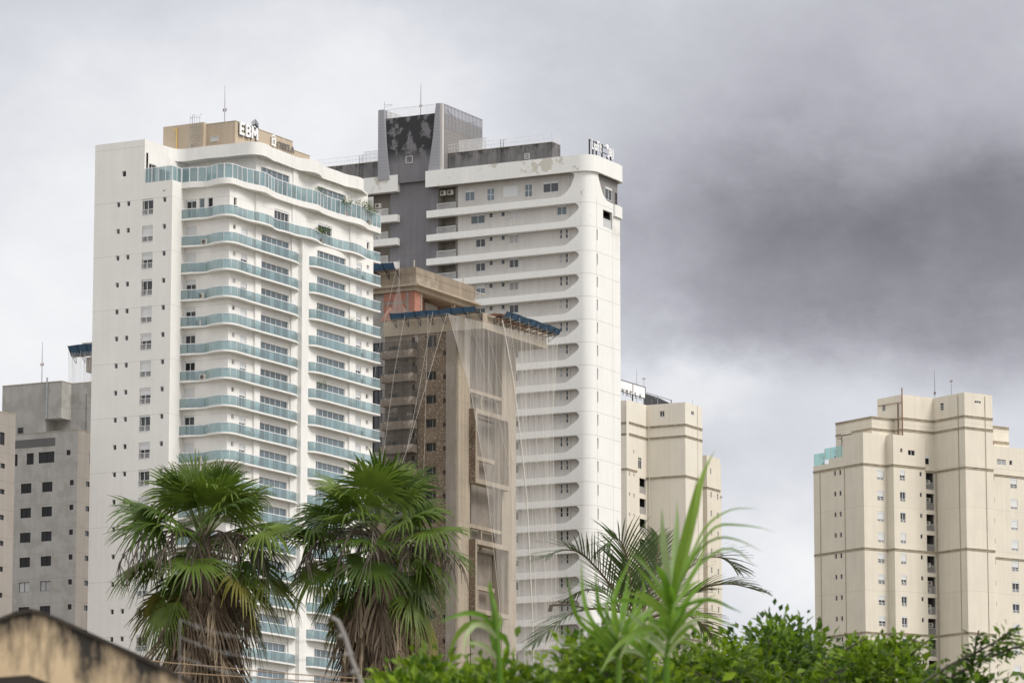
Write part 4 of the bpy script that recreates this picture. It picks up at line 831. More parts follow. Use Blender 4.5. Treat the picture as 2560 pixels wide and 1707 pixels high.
# --- nets: sheets on two planes in front of the tower, gathered along ropes
def net(label, pl, c, poly, ropes, nm='safety_net', grid=26, mat='net', amp=0.10, fr=T3):
    """poly: left and right edge lines in photo pixels, top to bottom, on the plane pl = c."""
    t = thing(nm, label, 'safety net', (*fr.o, 0), fr.rot, 'white safety nets on the concrete tower' if fr is T3 else None)
    on = fr.onx if pl == 'x' else fr.ony; L_, R_ = [[on(px, py, c) for px, py in e] for e in poly]
    L_, R_ = resample(L_, (L_[0] - L_[-1]).length / 30), resample(R_, (R_[0] - R_[-1]).length / 30); n = min(len(L_), len(R_)); m = MB(); vs = []
    for j in range(n):
        for i in range(grid + 1):
            p = L_[j].lerp(R_[j], i / grid); w = amp * math.sin(i * 1.9 + 0.15 * j) * (0.3 + j / n)
            if pl == 'x': p.x += w
            else: p.y += w
            vs.append(p)
    m.add(vs, [(j * (grid + 1) + i, j * (grid + 1) + i + 1, (j + 1) * (grid + 1) + i + 1, (j + 1) * (grid + 1) + i) for j in range(n - 1) for i in range(grid)])
    m.build('mesh_sheet', M[mat], t, smooth=True)
    for r in ropes:
        pts = [on(px, py, c - 0.15) for px, py in r[1]]; MB().tube(pts, r[0] * 0.6, 5).build('rope', M['rope'], t)
    return t
net('white net veil over the shaded balconies, pulled to a point under the platform', 'x', -1.7,
    ([(958, 800), (958, 860), (950, 1000), (935, 1200), (930, 1707)], [(1118, 782), (1085, 890), (1052, 1005), (1022, 1110), (995, 1200)]),
    [(0.035, [(1118, 782), (1022, 1110), (990, 1200)]), (0.028, [(1012, 790), (986, 930), (962, 1110), (950, 1180)]), (0.028, [(1082, 780), (1050, 960), (1018, 1120)]), (0.022, [(1070, 785), (1066, 920), (1062, 1110), (1058, 1200)]), (0.02, [(996, 650), (962, 800), (942, 900), (930, 990)]), (0.03, [(998, 650), (998, 712)])], mat='net_thin')
net('long white net hanging in folds from the roof beam down before the white tower', 'y', -1.9,
    ([(1120, 784), (1150, 880), (1178, 985), (1200, 1100), (1238, 1355), (1262, 1707)], [(1395, 850), (1390, 900), (1382, 1030), (1386, 1250), (1394, 1400), (1397, 1707)]),
    [(0.04, [(1121, 784), (1178, 985), (1214, 1187), (1248, 1500), (1256, 1700)]), (0.025, [(1168, 780), (1200, 880), (1240, 1010), (1275, 1180), (1300, 1500)]), (0.025, [(1215, 810), (1262, 1000), (1284, 1160)]), (0.11, [(1256, 800), (1284, 950), (1300, 1080), (1318, 1250), (1325, 1400), (1332, 1560), (1336, 1707)]), (0.03, [(1275, 790), (1284, 870), (1302, 1000), (1330, 1250), (1340, 1500), (1348, 1700)]),
     (0.026, [(1299, 795), (1304, 880), (1312, 1000), (1335, 1250), (1352, 1450)]), (0.026, [(1322, 805), (1328, 920), (1340, 1080), (1352, 1250), (1364, 1450), (1370, 1700)]), (0.026, [(1345, 812), (1350, 940), (1360, 1100), (1372, 1400), (1372, 1700)]), (0.026, [(1367, 820), (1370, 960), (1376, 1150), (1384, 1400)]), (0.04, [(1394, 850), (1382, 1030), (1386, 1250), (1395, 1450), (1396, 1700)])])
net('small white net gathered into a peak beside the red bricks', 'x', -1.2, ([(998, 708), (988, 740), (975, 785), (965, 812)], [(998, 708), (1002, 740), (1008, 765), (1016, 777)]), [], amp=0.03, grid=8)

# ================================================================ cream tower with the sign frame, behind the white corner
T4 = Frame(1712.8, 1056.5, 620, 28.5)
t4 = thing('apartment_tower', 'pale cream tower with moulded bands and rooftop sign behind the rounded white corner', 'apartment tower', (*T4.o, 0), T4.rot)
XI, YI = -5.72, 6.37                       # inner bay: left-facing cheek and right-facing wall
FL4 = [86.7 - 3.02 * i for i in range(15)]
hl = [(-2.45, -0.4, z - 2.35, z - 0.05) for z in FL4]; hs = [(-5.92, -5.52, z + 0.0 - 0.2, z + 0.42 - 0.05) for z in FL4] + [(-4.45, -4.05, z - 0.2, z + 0.37) for z in FL4] + [(-4.4, -4.05, 89.95, 90.55), (-2.86, -1.7, 88.0, 89.65)]
b = MB()
b.wall('x', 0, 0, YI, 0, 97.8, [(3.4, 4.19, 95.78, 96.76)], 0.2); b.wall('y', 0, 0, 5.75, 0, 97.8, [(2.05, 3.05, 96.2, 96.75)], 0.2)
b.wall('y', YI, -6.62, 0, 0, 97.8, hl + hs, 0.25); b.wall('x', -6.62, YI, 9.5, 0, 92.4); b.wall('x', XI, YI, 9.5, 92.4, 97.8); b.wall('y', YI - 0.0, XI, 0, 97.79, 97.8)
b.quad((5.75, 0, 0), (5.75, 12, 0), (5.75, 12, 97.8), (5.75, 0, 97.8)); b.quad((-6.62, 12, 0), (5.75, 12, 0), (5.75, 12, 97.8), (-6.62, 12, 97.8)); b.quad((XI, YI, 97.5), (0, YI, 97.5), (0, 12, 97.5), (XI, 12, 97.5)); b.quad((0, 0, 97.5), (5.75, 0, 97.5), (5.75, 12, 97.5), (0, 12, 97.5))
b.build('wall', M['cream2'], t4)
opening(t4, 'window', 'x', 0, 3.4, 95.78, 0.79, 0.98, mull=(0.5,), trans=(0.15,), depth=0.12); opening(t4, 'window', 'y', 0, 2.05, 96.2, 1.0, 0.55, mull=(0.5,), depth=0.12); opening(t4, 'window', 'y', YI, -2.86, 88.0, 1.16, 1.65, mull=(0.45,), trans=(0.8,), depth=0.12)
for u0, u1, z0, z1 in hs[:-1]: opening(t4, 'small_window', 'y', YI, u0, z0, u1 - u0, z1 - z0, pane='curtain', depth=0.15, t=0.03)
lb = MB(); lb.box(-2.44, -0.41, 0.26, 1.6, 0, 2.3)
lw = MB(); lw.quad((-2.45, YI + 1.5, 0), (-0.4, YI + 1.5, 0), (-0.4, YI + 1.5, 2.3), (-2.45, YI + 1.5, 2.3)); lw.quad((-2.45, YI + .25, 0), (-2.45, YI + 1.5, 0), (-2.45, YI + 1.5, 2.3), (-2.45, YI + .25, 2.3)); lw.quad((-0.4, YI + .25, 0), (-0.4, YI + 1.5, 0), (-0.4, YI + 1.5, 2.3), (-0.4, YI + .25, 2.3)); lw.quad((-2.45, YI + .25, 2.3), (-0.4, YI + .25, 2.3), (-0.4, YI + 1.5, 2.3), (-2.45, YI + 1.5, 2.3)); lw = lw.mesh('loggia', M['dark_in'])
lr = MB(); bars(lr, (-2.42, YI + 0.06), (-0.43, YI + 0.06), 0.02, 1.05, 0.12, 0.014, 0.02); lr.quad((-2.42, YI + 0.1, 0.05), (-0.43, YI + 0.1, 0.05), (-0.43, YI + 0.1, 1.0), (-2.42, YI + 0.1, 1.0)); lr = lr.mesh('railing', M['recess'])
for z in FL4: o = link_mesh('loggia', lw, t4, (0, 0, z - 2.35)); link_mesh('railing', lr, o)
def moulding(parent, path, z, h=0.34, out=0.13, mat='moulding'):
    """two-lip cornice following a wall line (outside is on the right hand of the line)."""
    m = MB(); ln = [Vector(p) for p in path]
    def off(d):
        r = []
        for i, p in enumerate(ln):
            ns = []
            if i > 0: t = (ln[i] - ln[i - 1]).normalized(); ns.append(Vector((t.y, -t.x)))
            if i < len(ln) - 1: t = (ln[i + 1] - ln[i]).normalized(); ns.append(Vector((t.y, -t.x)))
            n = ns[0] if len(ns) == 1 else ns[0] + ns[1]
            r.append(p + n * d)
        return r
    for z0, z1, d in ((z - h, z - h * 0.72, out * 0.7), (z - h * 0.72, z - h * 0.35, out * 0.35), (z - h * 0.35, z, out)):
        a, e = off(-0.02), off(d)
        for i in range(len(ln) - 1):
            m.quad((*e[i], z0), (*e[i + 1], z0), (*e[i + 1], z1), (*e[i], z1)); m.quad((*a[i], z0), (*a[i + 1], z0), (*e[i + 1], z0), (*e[i], z0)); m.quad((*e[i], z1), (*e[i + 1], z1), (*a[i + 1], z1), (*a[i], z1))
        for k in (0, -1): m.quad((*a[k], z0), (*e[k], z0), (*e[k], z1), (*a[k], z1))
    return m.build('moulding', M[mat], parent)
for z in (94.6, 92.9): moulding(t4, [(XI, 9.5), (XI, YI), (0, YI), (0, 0), (5.75, 0)], z)
moulding(t4, [(-0.4, YI), (0, YI), (0, 0), (5.75, 0)], 86.95); moulding(t4, [(-6.62, 9.5), (-6.62, YI), (-3.3, YI)], 87.6, 0.3)
for z in (74.9, 62.9): moulding(t4, [(-6.62, 9.5), (-6.62, YI), (0, YI), (0, 0), (5.75, 0)], z, 0.25)
b = MB(); b.tube([(-0.1, YI - 0.45, 0), (-0.1, YI - .45, 97.6)], 0.06, 6).tube([(0.0, 2.4, 0), (0.0, 2.4, 97.7)], 0.045, 6).tube([(4.15, -0.05, 0), (4.15, -0.05, 97.8)], 0.05, 6); b.build('drain_pipe', M['cream'], t4)
# lower wing on the far side
wy = 3.0
b = MB(); WF = [84.9 - 2.85 * i for i in range(12)]; hw = [(14.6, 15.1, z - 0.0 + 0.55, z + 1.45) for z in WF] + [(16.9, 17.4, z + 0.5, z + 1.4) for z in WF]
b.wall('y', wy, 13.45, 18.0, 0, 91.78, [(14.5, 15.0, 89.0, 89.9)] + hw, 0.2); b.wall('x', 13.45, wy, 14, 0, 91.78); b.wall('y', wy + 0.6, 18.0, 19.6, 0, 91.0); b.quad((18, wy, 0), (18, wy + .6, 0), (18, wy + .6, 91.8), (18, wy, 91.8)); b.quad((19.6, wy + .6, 0), (19.6, 14, 0), (19.6, 14, 91), (19.6, wy + .6, 91)); b.quad((5.75, 12, 0), (13.45, 12, 0), (13.45, 12, 89), (5.75, 12, 89)); b.quad((13.45, wy, 91.5), (18, wy, 91.5), (18, 14, 91.5), (13.45, 14, 91.5))
b.build('wing_wall', M['cream'], t4)
for u0, u1, z0, z1 in hw + [(14.5, 15.0, 89.0, 89.9)]: opening(t4, 'small_window', 'y', wy, u0, z0, u1 - u0, z1 - z0, pane='glass', depth=0.12, t=0.04, mull=(0.5,))
moulding(t4, [(13.45, 10), (13.45, wy), (18.0, wy)], 87.0, 0.3); moulding(t4, [(18.0, wy + .6), (19.7, wy + .6)], 86.3, 0.3)
b = MB()
for x, y, z, h in ((1.0, 6, 97.8, 1.0), (4.6, 1, 97.8, 1.0), (19.0, 5, 91, .7)): b.tube([(x, y, z), (x, y, z + h)], 0.02, 5)
b.build('lightning_rod', M['steel'], t4)
# roof: sign board in a steel frame, dark screens behind it
s4 = thing('rooftop_sign', 'pale sign panels with dark serif letters half hidden by the rounded white corner', 'sign', (*(T4.o + T4.Y * 7.2), 0), T4.rot)
def q4(px, py): p = T4.ony(1530 + px * .14031, 940 + py * .14031, 7.2); return p.x, p.z
x0, zt = q4(-120, 165); x1, zb = q4(370, 400); x2, _z = q4(590, 205); zt2 = q4(590, 205)[1]; zt1 = q4(165, 175)[1]; zb2 = q4(585, 420)[1]
for (a, e) in ((x0, x1 - 0.06), (x1 + 0.06, x2)): MB().box(a, e, 0, 0.08, zb2 + 0.25, zt2).build('panel', M['signwhite'], s4)
b = MB()
for x in (x0, x1, x2): b.box(x - 0.06, x + 0.06, -0.05, 0.12, 97.5, zt2 + 0.1)
b.box(x0, x2, -0.03, 0.1, zt2, zt2 + 0.1).box(x0, x2, -0.03, 0.1, zb2 + 0.15, zb2 + 0.25); b.build('frame', M['black'], s4)
xs = [q4(px, 0)[0] for px in (-60, 65, 168, 238, 312, 400, 470)]; hz = q4(165, 250)[1] - q4(165, 360)[1]; zl = q4(300, 362)[1]
for ch, x, wv_ in zip('CYRELA', (xs[0], xs[2], xs[3], xs[4] - 0.05, xs[5], xs[6]), (1, 1, 1, 1, 1, 1)): glyph(MB(), SERIF[ch], x, zl - 0.05, hz, 0.13, -0.10, -0.03, 1.25).build('letter', M['signgrey'], s4)
b = MB(); sx = [q4(px, 0)[0] for px in (610, 850, 1098)]
scr = thing('screen_frame', 'sagging black screens in a grey frame on the pale cream roof', 'roof screen', (*(T4.o + T4.Y * 7.6), 0), T4.rot)
ztop = q4(850, 355)[1]
for i in (0, 1):
    m = MB(); m.slab_xz([(sx[i] + .1, 97.5), (sx[i + 1] - .1, 97.5), (sx[i + 1] - .15, ztop - .15 - .35 * i), (sx[i] + .1, ztop - 0.12)], 0.02, 0.05); m.build('screen', M['black'], scr)
for x in sx: b.box(x - 0.08, x + 0.08, -0.05, 0.1, 97.5, ztop + 0.1)
b.box(sx[0], sx[2], -0.02, 0.08, ztop, ztop + 0.09); b.tube([(sx[0], 0.5, 97.6), (sx[1], -0.04, ztop)], 0.05, 5); b.build('frame', M['steel'], scr)
for px, py, lb_, r in ((438, -120, 'thin aerial mast rising behind the pale sign panels', 0.05), (568, 30, 'short aerial mast with a round tip behind the pale sign panels', 0.06)):
    p = T4.ony(1530 + px * .14031, 940 + py * .14031, 8.5); antenna(lb_, T4.rot, T4.o, p.x, 8.5, 97.5, p.z, (), p.z - 0.3 if px > 500 else None, r)

# ================================================================ free-standing cream tower
T5 = Frame(2158.5, 1158.4, 600, 54.5)
t5 = thing('apartment_tower', 'cream tower with stepped roofs, brown mouldings and a green glass terrace', 'apartment tower', (*T5.o, 0), T5.rot)
F5 = [85.5 - 3.005 * i for i in range(15)]          # window heads
b5, c5 = 4.33, -1.51                                # step in the right-hand face
X3_, Y3_ = 12.31, -7.97                             # projecting stair tower
hL = [(6.15, 6.62, z - 0.72, z) for z in F5] + [(4.98, 5.45, z - 0.74, z - 0.02) for z in F5]
hA = [(2.5, 3.77, z - 1.75, z - 0.28) for z in F5]; hB = [(5.5, 6.5, z - 1.85, z - 0.28) for z in F5] + [(9.25, 9.67, z - 0.95, z - 0.3) for z in F5] + [(7.14, 8.43, 87.45, 88.22), (5.67, 6.09, 87.72, 88.32)]
hC = [(10.42, 12.0, z - 2.75, z - 0.30) for z in F5]
b = MB()
b.wall('x', 0, 0, 4.6, 0, 90.33, hL, 0.2); b.wall('x', 0, 4.6, 7.7, 0, 87.35, hL, 0.2); b.wall('x', 0, 7.7, 11.2, 0, 86.7)
b.wall('y', 0, 0, b5, 0, 90.33, hA, 0.2); b.wall('x', b5, c5, 0, 0, 90.25)
b.wall('y', c5, b5, 10.32, 0, 90.22, hB, 0.2); b.wall('y', c5 + 0.0, 10.32, X3_, 0, 85.75, hC, 0.3); b.wall('y', c5 + 0.3, 10.32, X3_, 85.75, 96.2)
b.quad((10.32, c5, 85.7), (10.32, c5 + .3, 85.7), (10.32, c5 + .3, 90.2), (10.32, c5, 90.2)); b.quad((10.32, c5, 85.75), (X3_, c5, 85.75), (X3_, c5 + .3, 85.75), (10.32, c5 + .3, 85.75))
b.wall('x', X3_, Y3_, c5 + 0.3, 0, 96.22); b.wall('y', Y3_, X3_, 17.65, 0, 96.25, [(14.27, 15.49, 94.85, 95.2)], 0.2)
b.quad((17.65, Y3_, 0), (17.65, 8, 0), (17.65, 8, 96.2), (17.65, Y3_, 96.2)); b.wall('y', Y3_ + 1.5, 17.65, 18.6, 84, 94.6); b.quad((18.6, Y3_ + 1.5, 84), (18.6, 8, 84), (18.6, 8, 94.6), (18.6, Y3_ + 1.5, 94.6))
b.quad((0, 11.2, 0), (17.65, 11.2, 0), (17.65, 11.2, 86.7), (0, 11.2, 86.7)); b.quad((0, 0, 90.1), (b5, 0, 90.1), (b5, 6, 90.1), (0, 6, 90.1)); b.quad((b5, c5, 90.1), (10.3, c5, 90.1), (10.3, 4, 90.1), (b5, 4, 90.1)); b.quad((0, 4.6, 86.6), (8, 4.6, 86.6), (8, 11.2, 86.6), (0, 11.2, 86.6)); b.quad((0, 4.6, 87), (4, 4.6, 87), (4, 4.6, 90.33), (0, 4.6, 90.33))
b.quad((X3_, Y3_, 96.1), (17.65, Y3_, 96.1), (17.65, 6, 96.1), (X3_, 6, 96.1))
b.build('wall', M['cream'], t5)
hU = [(1.55, 2.35, 94.4, 95.35)]
b = MB(); UX, UY = 6.5, -1.2
b.wall('x', UX, UY, 4.4, 86, 96.25, [(2.6, 3.35, 94.25, 95.2)], 0.15); b.wall('y', UY, UX, X3_ + .01, 86, 96.25); b.quad((UX, 4.4, 86), (17, 4.4, 86), (17, 4.4, 96.25), (UX, 4.4, 96.25)); b.quad((UX, UY, 96.1), (X3_, UY, 96.1), (X3_, 4.4, 96.1), (UX, 4.4, 96.1))
b.wall('x', 2.3, 0.75, 8.8, 86.6, 92.9, [(5.2, 7.6, 86.7, 91.0)], 0.25); b.wall('y', 0.75, 2.3, UX, 86.6, 92.9); b.quad((2.3, 8.8, 86.6), (12, 8.8, 86.6), (12, 8.8, 92.9), (2.3, 8.8, 92.9)); b.quad((2.3, 0.75, 92.8), (12, 0.75, 92.8), (12, 8.8, 92.8), (2.3, 8.8, 92.8))
b.build('upper_wall', M['cream'], t5)
for u0, u1, z0, z1 in hL: opening(t5, 'small_window', 'x', 0, u0, z0, u1 - u0, z1 - z0, pane='glass_black', depth=0.14, t=0.04)
r5 = random.Random(11)
for u0, u1, z0, z1 in hA: opening(t5, 'shutter_window', 'y', 0, u0, z0, u1 - u0, z1 - z0, mull=(0.5,), shut=r5.choice((0.15, 0.5, 0.85, 0.85, 0.6)), rail=0.42, depth=0.13)
for u0, u1, z0, z1 in hB[:15]: opening(t5, 'shutter_window', 'y', c5, u0, z0, u1 - u0, z1 - z0, mull=(0.5,), shut=r5.choice((0.15, 0.5, 0.85, 0.7)), rail=0.42, depth=0.13)
for u0, u1, z0, z1 in hB[15:]: opening(t5, 'small_window', 'y', c5, u0, z0, u1 - u0, z1 - z0, mull=(0.5,) if u1 - u0 > 1 else (), pane='glass_black', depth=0.14, t=0.05)
opening(t5, 'window', 'x', UX, 2.6, 94.25, 0.75, 0.95, mull=(0.5,), trans=(0.15,), depth=0.1); opening(t5, 'window', 'x', X3_, -3.6, 94.2, 0.8, 1.1, depth=-0.02, trans=(0.3, 0.6)); opening(t5, 'window', 'y', Y3_, 14.27, 94.85, 1.22, 0.35, mull=(0.35, 0.65), depth=0.12); opening(t5, 'window', 'y', c5 + .3, 10.5, 86.4, 0.8, 1.3, depth=-0.02, shut=0.3, pane='glass_black')
opening(t5, 'terrace_door', 'x', 2.3, 5.2, 86.7, 2.4, 4.3, mull=(0.3, 0.65), trans=(0.6,), pane='glass_blue', fr='black', depth=0.2)
lw = MB(); x0, x1, y0, y1, hh = 10.42, 12.0, c5 + 0.3, c5 + 1.7, 2.45
for q in (((x0, y1, 0), (x1, y1, 0), (x1, y1, hh), (x0, y1, hh)), ((x0, y0, 0), (x0, y1, 0), (x0, y1, hh), (x0, y0, hh)), ((x1, y0, 0), (x1, y1, 0), (x1, y1, hh), (x1, y0, hh)), ((x0, y0, hh), (x1, y0, hh), (x1, y1, hh), (x0, y1, hh)), ((x0, y0, 0), (x1, y0, 0), (x1, y1, 0), (x0, y1, 0))): lw.quad(*q)
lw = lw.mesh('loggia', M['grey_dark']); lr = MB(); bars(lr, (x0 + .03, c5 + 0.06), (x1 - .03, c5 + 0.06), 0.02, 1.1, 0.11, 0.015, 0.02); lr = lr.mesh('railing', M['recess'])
for i, (u0, u1, z0, z1) in enumerate(hC):
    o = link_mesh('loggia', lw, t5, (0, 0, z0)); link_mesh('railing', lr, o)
    if i in (0, 1, 2, 4, 5, 6, 7, 8): ac_unit(t5, 11.3 + 0.2 * math.sin(i * 3), c5 + 0.75, z0 + (1.3 if i % 2 else 0.9), 0.0)
    if i in (5, 6): ac_unit(t5, 11.1, c5 + 0.6, z0 + 0.25, 0.0)
for z in (92.95, 91.3): moulding(t5, [(UX, 4.4), (UX, UY), (X3_, UY), (X3_, Y3_), (17.65, Y3_)], z)
moulding(t5, [(2.3, 8.8), (2.3, 0.75), (UX, 0.75)], 92.95); moulding(t5, [(2.3, 8.8), (2.3, 7.6)], 91.2, 0.3); moulding(t5, [(2.3, 5.2), (2.3, 0.75), (UX, 0.75)], 91.3)
P5 = [(0, 11.2), (0, 0), (b5, 0), (b5, c5), (10.35, c5)]
for z in (85.95, 73.85, 61.85): moulding(t5, P5 if z > 80 else P5[:-1] + [(X3_, c5), (X3_, Y3_), (17.65, Y3_)], z)
moulding(t5, [(10.35, c5), (X3_, c5), (X3_, Y3_), (17.65, Y3_)], 85.55)
b = MB()
for pl, x, y in (('x', -.05, 9.7), ('x', -.05, 4.2), ('y', 16.2, Y3_ - .05), ('x', X3_ - .05, -6.6)): b.tube([(x, y, 0), (x, y, 85.6 if pl == 'x' and y > 0 else 96)], 0.05, 6)
b.tube([(X3_ - 0.12, c5 - 0.25, 0), (X3_ - .12, c5 - .25, 85.4)], 0.08, 6); b.build('drain_pipe', M['moulding'], t5)
b = MB(); b.tube([(UX - 0.1, UY - 0.02, 90.2), (UX - .1, UY - .02, 97.2)], 0.09, 6).tube([(UX - 0.1, UY + 0.95, 90.2), (UX - .1, UY + .95, 95.0)], 0.08, 6).tube([(UX - 0.1, UY + 0.0, 95.1), (UX - .1, 4.2, 95.2)], 0.045, 6); b.build('rust_pipe', M['rust'], t5)
b = MB(); b.tube([(18.66, Y3_ + 1.4, 86), (18.66, Y3_ + 1.4, 95.6)], 0.06, 6).box(18.45, 18.8, Y3_ + 1.2, Y3_ + 1.45, 91.1, 91.6).box(18.0, 18.8, Y3_ + 1.1, Y3_ + 1.45, 89.3, 89.7); b.build('rust_pipe', M['rust'], t5)
# green glass terrace
g5 = [Vector((0.1, 11.1)), Vector((0.1, 8.75))]; g6 = [Vector((0.12, 8.75)), Vector((0.12, 4.75))]
for gl, z0, h, nm in ((g5, 86.7, 1.75, 'glass_screen'), (g6, 87.35, 1.65, 'glass_screen')):
    o = MB(); ln = resample(gl, 1.15)
    for i in range(len(ln) - 1): a, e = ln[i], ln[i + 1]; d = (e - a).normalized() * 0.02; o.quad((*(a + d), z0), (*(e - d), z0), (*(e - d), z0 + h), (*(a + d), z0 + h))
    go = o.build(nm, M['green_glass'], t5); p = MB()
    for v in ln: p.box(v.x - 0.03, v.x + 0.03, v.y - 0.03, v.y + 0.03, z0, z0 + h)
    p.build('post', M['frame'], go)
# right-hand wing
WX, WY = 17.66, Y3_ + 0.6
hw = [(21.4, 22.7, z - 1.5 - .85, z - 0.85) for z in F5[:14]]
b = MB(); b.wall('y', WY, WX, 34, 0, 89.1, hw + [(18.9, 20.6, 86.35, 87.2), (21.3, 21.85, 86.5, 87.2)], 0.2); b.quad((WX, WY, 89.1), (34, WY, 89.1), (34, 6, 89.1), (WX, 6, 89.1)); b.quad((34, WY, 0), (34, 8, 0), (34, 8, 89.1), (34, WY, 89.1)); b.box(19.0, 24.0, WY + 3, 6, 89.1, 92.6); b.build('wing_wall', M['cream'], t5)
for u0, u1, z0, z1 in hw: opening(t5, 'shutter_window', 'y', WY, u0, z0, u1 - u0, z1 - z0, mull=(0.5,), shut=r5.choice((0.15, 0.85, 0.85, 0.6)), rail=0.4, depth=0.13)
opening(t5, 'window', 'y', WY, 18.9, 86.35, 1.7, 0.85, mull=(0.5,), pane='curtain', depth=0.12); opening(t5, 'window', 'y', WY, 21.3, 86.5, 0.55, 0.7, pane='glass_black', depth=0.12)
for z in (85.0, 73.0, 60.9): moulding(t5, [(WX, WY), (34, WY)], z, 0.3)
moulding(t5, [(19, WY + 3), (24, WY + 3)], 92.6, 0.4); moulding(t5, [(19, WY + 3), (24, WY + 3)], 90.4, 0.4)
b = MB(); b.tube([(18.0, WY - 0.04, 0), (18.0, WY - .04, 85)], 0.03, 5)
for z in F5[:12]: b.box(17.95, 18.2, WY - 0.12, WY, z - 1.6, z - 0.9)
b.build('conduit', M['moulding'], t5)
q = T5.ony(2336, 925, -3.0); antenna('tall thin mast on the stepped cream roof', T5.rot, T5.o, q.x, -3.0, 96.1, q.z, (), q.z - 3.5, 0.07)
q = T5.ony(2378, 950, -4.5); antenna('short mast with a small lamp head on the stepped cream roof', T5.rot, T5.o, q.x, -4.5, 96.1, q.z, (), q.z - 0.3, 0.06)

# ================================================================ weathered grey block and its beige neighbour
T6 = Frame(195.7, 1073.7, 500, 27.4)
t6 = thing('apartment_block', 'weathered grey block with black windows beside the teal balcony tower', 'apartment block', (*T6.o, 0), T6.rot)
r6 = [69.84 - 2.965 * i for i in range(9)]
hf = [(8.6, 9.0, 72.05, 73.47), (6.28, 7.31, 72.1, 73.47), (3.34, 5.6, 72.15, 73.48), (1.04, 1.62, 72.88, 73.5)]
for z in r6: hf += [(6.54, 8.06, z - 1.18, z), (3.54, 5.02, z - 1.18, z), (0.52, 1.07, z - 0.6, z + 0.03)]
hr6 = [(2.55, 3.2, 72.0, 73.5)] + [(1.85, 2.7, z - 0.55, z + 0.05) for z in r6]
b = MB(); b.wall('x', 0, 0, 12.0, 0, 75.86, hf, 0.22); b.quad((0, 12, 0), (9, 12, 0), (9, 12, 75.8), (0, 12, 75.8)); b.quad((0, 0, 75.5), (9, 0, 75.5), (9, 12, 75.5), (0, 12, 75.5)); b.build('wall', M['grey'], t6)
b = MB(); b.wall('y', 0, 0, 9, 0, 75.86, hr6, 0.22); b.quad((9, 0, 0), (9, 12, 0), (9, 12, 75.8), (9, 0, 75.8)); b.build('side_wall', M['grey_side'], t6)
for k, (u0, u1, z0, z1) in enumerate(hf): opening(t6, 'small_window' if u1 - u0 < 0.7 else 'window', 'x', 0, u0, z0, u1 - u0, z1 - z0, mull=(0.5,) if u1 - u0 > 0.9 else (), pane='curtain' if k in (16, 17) else 'glass_black', fr='black', depth=0.14, t=0.04)
for u0, u1, z0, z1 in hr6: opening(t6, 'small_window', 'y', 0, u0, z0, u1 - u0, z1 - z0, pane='glass', fr='black', depth=0.12, t=0.04)
MB().box(-0.015, 0.0, 3.24, 9.6, 74.15, 75.14).build('dark_band', M['grey_dark'], t6)
b = MB(); b.box(1.5, 6, 5.75, 12, 75.5, 77.72).box(3.65, 8, -4, 5.75, 75.5, 82.15).box(1.5, 3.648, 3.46, 12, 77.72, 82.16); b.build('rooftop_block', M['grey'], t6)
b = MB(); b.box(1.46, 3.66, 3.42, 12.04, 82.161, 82.24).box(3.66, 8, -4, 3.46, 82.161, 82.24); b.build('coping', M['moulding'], t6)
b = MB(); b.box(-.04, .2, -.04, 12, 75.861, 75.92).box(.2, 9, -.04, .1, 75.861, 75.92); b.build('coping', M['moulding'], t6)
opening(t6, 'window', 'x', 1.46, 8.85, 75.95, 0.8, 0.98, pane='glass_black', fr='grey_dark', depth=0.02, trans=(0.35, 0.7))
b = MB(); b.tube([(1.4, 5.5, 77.75), (1.4, 5.5, 82.75)], 0.10, 8); b.build('vent_pipe', M['steel'], t6)
b = MB(); b.tube([(3.6, 1.3, 75.9), (3.6, 1.3, 80.8)], 0.035, 5); b.build('conduit', M['grey_dark'], t6)
antenna('antenna mast with a small box on the weathered grey roof', T6.rot, T6.o, 2.2, 6.8, 82.2, 87.3, (), 84.4, 0.06)
T7 = Frame(39.3, 1038.5, 440, 27.4)
t7 = thing('apartment_block', 'plain beige end wall with narrow dark windows beside the weathered grey block', 'apartment block', (*T7.o, 0), T7.rot)
z7 = [63.1 - 2.7 * i for i in range(9)]
h7 = [(-2.84, -1.97, 65.03, 66.35)] + [(-2.62, -1.8, z - 0.52, z) for z in z7]
b = MB(); b.wall('y', 0, -9, 0, 0, 68.44, h7, 0.22); b.quad((0, 0, 0), (0, 8, 0), (0, 8, 68.4), (0, 0, 68.4)); b.quad((-9, 0, 68.2), (0, 0, 68.2), (0, 8, 68.2), (-9, 8, 68.2)); b.quad((-9, 0, 0), (-9, 8, 0), (-9, 8, 68.4), (-9, 0, 68.4)); b.quad((-9, 8, 0), (0, 8, 0), (0, 8, 68.4), (-9, 8, 68.4)); b.build('wall', M['grey_side'], t7)
MB().box(-9, 0.03, -0.03, 0.25, 68.442, 68.52).build('coping', M['moulding'], t7)
for u0, u1, z0, z1 in h7: opening(t7, 'small_window', 'y', 0, u0, z0, u1 - u0, z1 - z0, pane='glass', fr='black', depth=0.14, t=0.04, mull=(0.5,) if z1 - z0 > 1 else ())
